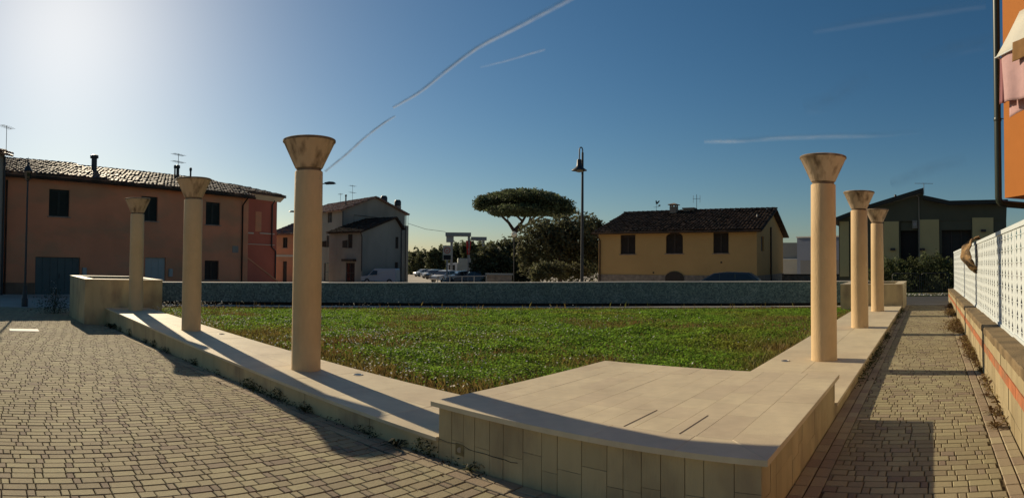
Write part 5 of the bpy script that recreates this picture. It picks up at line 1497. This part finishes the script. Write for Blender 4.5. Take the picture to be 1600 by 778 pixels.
# lantern post before the salmon house
bx = base_at(40, 23.6); top = at(46, 246, 23.6).z - bx[2]
lp = thing('lantern_post', 'slim dark lantern post in front of the salmon house facade', 'lamp', bx)
mb = MB(); mb.tube([(0, 0, 0), (0, 0, .9), (.02, 0, top - .95)], [.075, .05, .035], 10); mb.build('pole', M['darkmetal'], lp)
mb = MB(); mb.lathe([(.13, 0), (.13, .3), (.10, .36), (.08, .85)], 12); mb.build('base', M['darkmetal'], lp)
mb = MB(); mb.lathe([(.06, 0), (.11, .05), (.16, .38), (.19, .40)], 6, (.02, 0, top - .95)); mb.build('lantern_glass', M['glass'], lp)
mb = MB(); mb.lathe([(.20, 0), (.10, .16), (.05, .22), (.03, .30), (.05, .33), (.02, .38), (.008, .56)], 8, (.02, 0, top - .55)); mb.build('lantern_cap', M['darkmetal'], lp)
# arm street lights seen beside the nearest column
for lb, px, py, dist, s in (('arm street light showing beside the top of the nearest column', 515, 287, 45, 1), ('smaller arm street light left of the nearest column', 457, 331, 75, -1)):
    p = at(px, py, dist); poleb = gnd(px - 28 * s if s > 0 else px + 12, dist + .5); zb_ = gz(poleb.x, poleb.y)
    r = thing('arm_street_light', lb, 'lamp', (poleb.x, poleb.y, zb_), 0, 'arm street lights along the road')
    d_ = Vector((p.x - poleb.x, p.y - poleb.y, p.z - zb_))
    mb = MB(); mb.tube([(0, 0, 0), (0, 0, d_.z - .3), (d_.x * .3, d_.y * .3, d_.z - .02), (d_.x * .8, d_.y * .8, d_.z + .03)], [.08, .06, .04, .035], 8); mb.build('pole', M['darkmetal'], r)
    e = d_.normalized(); ex = Vector((d_.x, d_.y, 0)).normalized(); ey = Vector((-ex.y, ex.x, 0))
    mb = MB(); prof = [(-.45, 0), (-.35, .10), (0, .16), (.35, .12), (.5, .0), (.3, -.05), (-.3, -.05)]
    mb.prism(prof, -.13, .13, lambda a, b_, t: tuple(Vector((d_.x, d_.y, d_.z)) + ex * a + ey * t + Vector((0, 0, b_)))); mb.build('lamp_head', M['darkmetal'], r)
# white globe lamp by the bushes
bx = base_at(803, 46); zt = at(802.5, 366, 46).z - bx[2]
r = thing('globe_lamp', 'white globe lamp on a thin post between the bushes', 'lamp', bx)
mb = MB(); mb.tube([(0, 0, 0), (0, 0, zt - .2)], .04, 8); mb.build('post', M['darkmetal'], r)
mb = MB(); mb.lathe([(.05, -.22)] + [(.22 * math.sin(t), -.22 * math.cos(t)) for t in np.linspace(.3, 3.0, 9)], 16, (0, 0, zt)); mb.build('globe', M['canvas'], r)
mb = MB(); mb.tube([at(637.5, 349, 66), at(665, 358, 67), at(696, 362, 68)], .02, 4); tag(mb.build('overhead_cable', M['darkmetal']), 'thin overhead cable from the white house to the station sign', 'cable')

# ------------------------------------------------------------------ fuel station pieces
bx = base_at(700, 66)
S = Site(692, 66, 706, 66); ps = S.root('price_sign', 'fuel station price sign with a red ring emblem on a post', 'sign')
a, b, c_, d_ = S.rect(692, 383.5, 705.5, 406.5); zsplit = S.loc(698, 398.5)[1]
mb = MB(); mb.box(a, b, 0, .22, c_, d_); mb.build('sign_board', M['cream'], ps)
mb = MB(); mb.box(a + .08, b - .08, -.02, -.002, c_ + .06, zsplit); mb.build('price_display', M['black'], ps)
cx, cz, rr = (a + b) / 2, (zsplit + d_) / 2, min(b - a, d_ - zsplit) * .36
mb = MB(); n = 28
for k in range(n):
    t0, t1 = 2 * math.pi * k / n, 2 * math.pi * (k + 1) / n
    mb.add([(cx + q * math.cos(t), -.015, cz + q * math.sin(t)) for t in (t0, t1) for q in (rr, rr * .78)], [(0, 2, 3, 1)])
mb.add([(cx - rr * .35, -.015, cz - rr * .25), (cx, -.015, cz - rr * .42), (cx + rr * .4, -.015, cz + .1 * rr), (cx + rr * .3, -.015, cz + rr * .35), (cx, -.015, cz - rr * .1), (cx - rr * .3, -.015, cz + rr * .12)], [(0, 1, 2, 3, 4, 5)])
mb.build('ring_emblem', M['red'], ps)
mb = MB(); mb.box((a + b) / 2 - .10, (a + b) / 2 + .10, .03, .18, 0, c_); mb.build('post', M['greymetal'], ps)
S = Site(695.5, 72, 761, 72); st = S.root('station_canopy', 'flat grey fuel station canopy on posts beyond the street', 'canopy')
a, b, c_, d_ = S.rect(695.5, 363, 736, 369); L1 = b
mb = MB(); mb.box(0, L1, 0, 1.6, c_, d_); mb.build('canopy_roof', M['cargrey'], st)
a2, b2, c2_, d2_ = S.rect(736.2, 370, 760.5, 375.5, 1.5); mb = MB(); mb.box(L1 + .01, b2, 1.5, 2.6, c2_, d2_); mb.build('lower_canopy_roof', M['cargrey'], st)
mb = MB(); mb.box(.1, 1.0, .3, 1.2, c_ - .75, c_ - .002); mb.build('canopy_bracket', M['greymetal'], st)
for xx, yy, zz in ((.75, .8, c_), (L1 - .25, .8, c_), (b2 - .4, 2.0, c2_)):
    mb = MB(); mb.box(xx - .15, xx + .15, yy - .15, yy + .15, 0, zz - .003); mb.build('post', M['greymetal'], st)
for px_ in (746, 751, 755):
    q = S.loc(px_, 376, 2); mb = MB(); mb.box(q[0] - .2, q[0] + .2, 1.8, 2.2, c2_ - .06, c2_ - .002); mb.build('canopy_lamp', M['whitepanel'], st)
bx = base_at(731.5, 58); zt = at(731.5, 376, 58).z - bx[2]; zb_ = at(731.5, 398, 58).z - bx[2]
fl = thing('banner_flag', 'furled red and white banner flag on a tall thin pole', 'flag', bx)
mb = MB(); mb.tube([(0, 0, 0), (0, 0, zt + .05)], .035, 8); mb.build('pole', M['greymetal'], fl)
for nm, x0_, x1_, mt in (('red_stripe', -.12, .02, 'red'), ('white_stripe', .022, .09, 'whitewall'), ('red_edge', .092, .15, 'red')):
    mb = MB(); vs = []
    for k in range(11):
        z = zt - (zt - zb_) * k / 10; w = 1 - .55 * k / 10
        for xx in (x0_, x1_): vs.append((xx * w * 2.0, -.05 + .05 * math.sin(k * 1.3), z))
    mb.add(vs, [(2 * k, 2 * k + 1, 2 * k + 3, 2 * k + 2) for k in range(10)], True); o = mb.build(nm, M[mt], fl); md = o.modifiers.new('t', 'SOLIDIFY'); md.thickness = .01
S = Site(760.5, 40, 800, 40); lw = S.root('utility_block', 'low concrete utility block with flat lid below the dark bush', 'block')
zt = S.loc(780, 427.5)[1]; mb = MB(); mb.box(0, S.len, 0, .9, -.2, zt - .1); mb.build('body', M['stonebase'], lw); mb = MB(); mb.box(-.08, S.len + .08, -.08, .98, zt - .098, zt); mb.build('lid', M['cargrey'], lw)
rl = thing('guard_rail', 'pale pipe guard rail along the far street edge', 'railing')
mb = MB(); pa, pb_ = at(684, 432, 39), at(760, 431, 39)
mb.tube([pa, pb_], .028, 8); mb.build('top_rail', M['greymetal'], rl)
for k in range(5):
    q = pa.lerp(pb_, k / 4); mb = MB(); mb.tube([(q.x, q.y, gz(q.x, q.y) - .1), (q.x, q.y, q.z)], .028, 8); mb.build('post', M['greymetal'], rl)
S = Site(640, 42, 762, 40); mb = MB(); mb.box(0, S.len, 0, .3, -.3, .10); o = mb.build('far_kerb', M['kerb']); o.location = (S.a.x, S.a.y, S.zg); o.rotation_euler = (0, 0, S.rz); tag(o, 'pale kerb of the far street', None, None, 'structure')

# ------------------------------------------------------------------ vehicles
def vehicle(label, name, cat, px, dist, yaw, kind, paint, group=None, scale=1.0):
    b = gnd(px, dist); r = thing(name, label, cat, (b.x, b.y, gz(b.x, b.y)), yaw, group); r.scale = (scale,) * 3
    if kind == 'van':
        prof = [(-2.05, .35), (2.0, .35), (2.08, .55), (2.05, .85), (1.25, 1.0), (.65, 1.62), (.45, 1.78), (-1.9, 1.80), (-2.05, 1.70)]
        glass = [(.62, 1.12), (1.16, 1.04), (.66, 1.56), (.05, 1.56), (.05, 1.12)]; side = [[(.10, 1.08), (1.05, 1.05), (.60, 1.55), (.10, 1.55)]]; ws = ((1.24, 1.02), (.68, 1.60)); wheels = (1.3, -1.35); hw = .86
    elif kind == 'wagon':
        prof = [(-2.2, .38), (2.15, .38), (2.25, .6), (2.15, .82), (1.25, .98), (.45, 1.42), (-.3, 1.50), (-1.6, 1.46), (-2.15, 1.05), (-2.28, .8)]
        side = [[(.15, 1.02), (1.05, 1.0), (.42, 1.36), (.15, 1.38)], [(.08, 1.02), (.08, 1.385), (-.75, 1.40), (-.75, 1.02)], [(-.83, 1.03), (-.83, 1.39), (-1.5, 1.36), (-1.85, 1.06)]]; ws = ((1.22, 1.0), (.5, 1.40)); wheels = (1.35, -1.4); hw = .88
    else:
        prof = [(-1.85, .38), (1.8, .38), (1.9, .6), (1.8, .82), (1.0, .96), (.35, 1.45), (-.5, 1.52), (-1.35, 1.45), (-1.8, 1.0), (-1.9, .75)]
        side = [[(.05, 1.0), (.85, .98), (.30, 1.38), (.05, 1.40)], [(-.03, 1.0), (-.03, 1.40), (-.8, 1.42), (-1.35, 1.05)]]; ws = ((.98, .98), (.40, 1.43)); wheels = (1.15, -1.2); hw = .82
    belt = 1.0; tum = .22
    def inset(z): return hw - max(0, z - belt) * tum
    n = len(prof)
    vs = [(p[0], -inset(p[1]), p[1]) for p in prof] + [(p[0], inset(p[1]), p[1]) for p in prof]
    mb = MB(); mb.add(vs, [tuple(range(n)), tuple(reversed(range(n, 2 * n)))] + [((i + 1) % n, i, n + i, n + (i + 1) % n) for i in range(n)]); o = mb.build('body', M[paint], r)
    md = o.modifiers.new('soft', 'BEVEL'); md.width = .05; md.segments = 2
    for s in (-1, 1):
        for poly in side:
            mb = MB(); mb.prism(poly, .0, .012, lambda a, z, t: (a, s * (inset(z) + .002 + t), z)); mb.build('side_window', M['glass'], r)
        for wx in wheels:
            mb = MB(); pr = [(.31, -.1), (.33, -.07), (.33, .07), (.31, .1)]
            mb.lathe(pr, 20); w = mb.build('wheel', M['tyre'], r); w.matrix_basis = Matrix.Translation((wx, s * (hw - .09), .32)) @ Matrix.Rotation(math.pi / 2, 4, 'X')
            mb = MB(); mb.lathe([(.19, -.105), (.19, .105)], 14); mb.build('rim', M['greymetal'], w)
        mb = MB(); f = prof[2]; mb.bbox(f[0] - .25, f[0] + .015, s * hw - (.30 if s > 0 else 0) + (-.02 if s > 0 else .02), s * hw + (0 if s > 0 else .30) + (-.02 if s > 0 else .02), .68, .84, .02); mb.build('headlight', M['steel'], r)
    (xa, za), (xb, zb) = ws
    nx, nz = (za - zb), (xa - xb); 
    ln = math.hypot(xa - xb, za - zb); ox, oz = (zb - za) / ln * .014, (xa - xb) / ln * .014
    mb = MB(); mb.add([(xa - .03 + ox, -inset(za) + .08, za + .03 + oz), (xa - .03 + ox, inset(za) - .08, za + .03 + oz), (xb + .02 + ox, inset(zb) - .06, zb - .02 + oz), (xb + .02 + ox, -inset(zb) + .06, zb - .02 + oz)], [(0, 1, 2, 3)]); mb.build('windscreen', M['glass'], r)
    return r
vehicle('white delivery van parked before the white annex', 'delivery_van', 'van', 595, 61, math.radians(172), 'van', 'vanpaint', None, .92)
vehicle('dark estate car parked before the yellow house', 'parked_car', 'car', 1130, 34.8, math.radians(152), 'wagon', 'cardark', 'parked cars')
vehicle('small white car on the far road', 'parked_car', 'car', 661, 118, math.radians(215), 'hatch', 'carwhite', 'cars on the far road')
vehicle('second pale car on the far road', 'parked_car', 'car', 675, 100, math.radians(230), 'hatch', 'carwhite', 'cars on the far road')
vehicle('grey car beside the second pale car on the far road', 'parked_car', 'car', 681, 92, math.radians(240), 'hatch', 'cardark', 'cars on the far road')
vehicle('white car parked under the price sign', 'parked_car', 'car', 695, 70, math.radians(235), 'hatch', 'carwhite', 'cars on the far road')
vehicle('grey car parked before the box truck', 'parked_car', 'car', 722, 62, math.radians(200), 'hatch', 'cargrey', 'cars on the far road')
vehicle('dark car parked beside the banner pole', 'parked_car', 'car', 742, 60, math.radians(190), 'wagon', 'cardark', 'cars on the far road')
b = gnd(722, 80); tk = thing('box_truck', 'white cab box truck parked behind the cars under the canopy', 'truck', (b.x, b.y, gz(b.x, b.y)), math.radians(188))
mb = MB(); mb.bbox(-3.2, .6, -1.1, 1.1, .75, 3.1, .04); mb.build('cargo_box', M['palegrey'], tk)
mb = MB(); mb.prism([(.65, .5), (2.2, .5), (2.25, 1.3), (1.9, 2.4), (.65, 2.5)], -1.0, 1.0, lambda p, q, t: (p, t, q)); mb.build('cab', M['carwhite'], tk)
mb = MB(); mb.add([(2.265, -.85, 1.35), (2.265, .85, 1.35), (1.95, .8, 2.3), (1.95, -.8, 2.3)], [(0, 1, 2, 3)]); mb.build('windscreen', M['glass'], tk)
for s in (-1, 1):
    mb = MB(); mb.box(1.0, 1.85, s * 1.0 - .012, s * 1.0 + .012, 1.4, 2.2); mb.build('side_window', M['glass'], tk)
    for wx in (1.5, -2.0):
        mb = MB(); mb.lathe([(.42, -.13), (.45, -.1), (.45, .1), (.42, .13)], 20); w = mb.build('wheel', M['tyre'], tk); w.matrix_basis = Matrix.Translation((wx, s * .92, .45)) @ Matrix.Rotation(math.pi / 2, 4, 'X')

# ------------------------------------------------------------------ contrails high above
def trail_mat(name, dens, sc):
    Mt = bpy.data.materials.new(name); Mt.use_nodes = True; nt = Mt.node_tree; nt.nodes.clear(); lk = nt.links.new
    out = nd(nt, 'ShaderNodeOutputMaterial'); mx = nd(nt, 'ShaderNodeMixShader'); tp = nd(nt, 'ShaderNodeBsdfTransparent'); tl = nd(nt, 'ShaderNodeBsdfTranslucent')
    tl.inputs['Color'].default_value = (.9, .9, .9, 1)
    uvn = nd(nt, 'ShaderNodeUVMap'); sep = nd(nt, 'ShaderNodeSeparateXYZ'); lk(uvn.outputs[0], sep.inputs[0])
    w1 = nd(nt, 'ShaderNodeMath', operation='PINGPONG'); w1.inputs[1].default_value = .5; lk(sep.outputs['Y'], w1.inputs[0])      # 0 at edges, .5 in the middle
    mp = nd(nt, 'ShaderNodeMapping'); mp.inputs['Scale'].default_value = (sc, 2.5, 1); lk(uvn.outputs[0], mp.inputs[0])
    no = nd(nt, 'ShaderNodeTexNoise'); no.inputs['Scale'].default_value = 1; no.inputs['Detail'].default_value = 6; lk(mp.outputs[0], no.inputs['Vector'])
    a = nd(nt, 'ShaderNodeMath', operation='MULTIPLY'); lk(w1.outputs[0], a.inputs[0]); lk(no.outputs['Fac'], a.inputs[1])
    at_ = nd(nt, 'ShaderNodeAttribute', attribute_name='dens')
    c = nd(nt, 'ShaderNodeMath', operation='MULTIPLY'); lk(a.outputs[0], c.inputs[0]); lk(at_.outputs['Fac'], c.inputs[1])
    e = nd(nt, 'ShaderNodeMath', operation='MULTIPLY'); e.use_clamp = True; e.inputs[1].default_value = dens * 3.1; lk(c.outputs[0], e.inputs[0])
    lk(e.outputs[0], mx.inputs[0]); lk(tp.outputs[0], mx.inputs[1]); lk(tl.outputs[0], mx.inputs[2]); lk(mx.outputs[0], out.inputs[0])
    return Mt
def contrail(label, pts, dens, sc, alt=4000):
    """pts: (px, py, half-width px, density). The strip lies at one altitude, tilted to the sun"""
    P = []
    for (x, y, w, k) in pts:
        r = ray(x, y); t = alt / r.z; P.append((Vector((0, 0, EYE)) + r * t, 1.45 * w / F * t * math.hypot(r.x, r.y), k))
    # resample
    Q = []
    for i in range(len(P) - 1):
        for s in range(10):
            f = s / 10
            a_, b_, c_, d_ = (P[max(0, min(len(P) - 1, q))][0] for q in (i - 1, i, i + 1, i + 2))
            pos_ = ((b_ * 2) + (c_ - a_) * f + (a_ * 2 - b_ * 5 + c_ * 4 - d_) * f * f + (b_ * 3 - a_ - c_ * 3 + d_) * f ** 3) * .5
            Q.append((pos_, P[i][1] * (1 - f) + P[i + 1][1] * f, P[i][2] * (1 - f) + P[i + 1][2] * f))
    Q.append(P[-1])
    vs, dn, uvs = [], [], []
    for i, (p, w, k) in enumerate(Q):
        t = (Q[min(i + 1, len(Q) - 1)][0] - Q[max(i - 1, 0)][0]).normalized(); s = t.cross(p.normalized()).normalized()
        for j in range(5):
            o = (j / 4 - .5) * 2; bulge = p.normalized() * (-w * .6 * (1 - o * o))
            vs.append(p + s * w * o + bulge); dn.append(k); uvs.append((i / len(Q), j / 4))
    fs = [(i * 5 + j, i * 5 + j + 1, (i + 1) * 5 + j + 1, (i + 1) * 5 + j) for i in range(len(Q) - 1) for j in range(4)]
    me = bpy.data.meshes.new('contrail'); me.from_pydata(vs, [], fs); me.update()
    a = me.attributes.new('dens', 'FLOAT', 'POINT'); a.data.foreach_set('value', np.array(dn, 'f'))
    ul_ = me.uv_layers.new(name='UVMap')
    for li, lp_ in enumerate(me.loops): ul_.data[li].uv = uvs[lp_.vertex_index]
    me.polygons.foreach_set('use_smooth', [True] * len(fs))
    o = obj('contrail', me, trail_mat('contrail ' + str(len(bpy.data.materials)), dens, sc))
    tag(o, label, 'contrail', 'contrails in the sky', 'stuff'); o.visible_shadow = True
    return o
contrail('long bright contrail rising from the middle of the sky to the upper edge', [(614, 168, 2.2, .9), (655, 144, 2.6, 1), (700, 108, 3.0, 1), (745, 75, 3.2, .9), (800, 46, 3.6, .8), (860, 14, 4.2, .65), (900, -8, 4.6, .55)], 1.0, 26)
contrail('shorter thin contrail leading down to the nearest column', [(508, 268, 1.9, .9), (540, 242, 2.0, 1), (570, 215, 2.0, 1), (600, 192, 2.0, 1), (618, 181, 2.0, .5)], 1.1, 14)
contrail('faint short contrail below the long bright one', [(750, 105, 2.0, .1), (790, 95, 2.0, .35), (830, 83, 2.2, .5), (852, 77, 2.2, .2)], .7, 10)
contrail('faint level contrail above the walkside columns', [(1100, 221, 3, .25), (1150, 220, 3.5, .7), (1200, 216, 4, .55), (1280, 213, 4, .45), (1360, 211, 4, .4), (1440, 205, 4, .12)], .42, 22)
contrail('faint rising contrail streak near the dark clad house', [(1350, 300, 6, .15), (1400, 285, 8, .3), (1450, 265, 9, .3), (1510, 250, 9, .1)], .8, 8)
contrail('faint old contrail wisp high above the walkside columns', [(1255, 168, 10, .1), (1290, 160, 12, .28), (1330, 136, 14, .22), (1360, 120, 14, .05)], .75, 6)
contrail('faint old contrail at the upper edge beside the orange house', [(1270, 48, 5, .1), (1350, 34, 6, .25), (1450, 18, 7, .25), (1540, 5, 7, .2)], .75, 8)
contrail('second faint streak above the orange house downpipe', [(1440, 92, 9, .1), (1490, 76, 10, .28), (1540, 64, 10, .25), (1600, 40, 10, .1)], .75, 6)
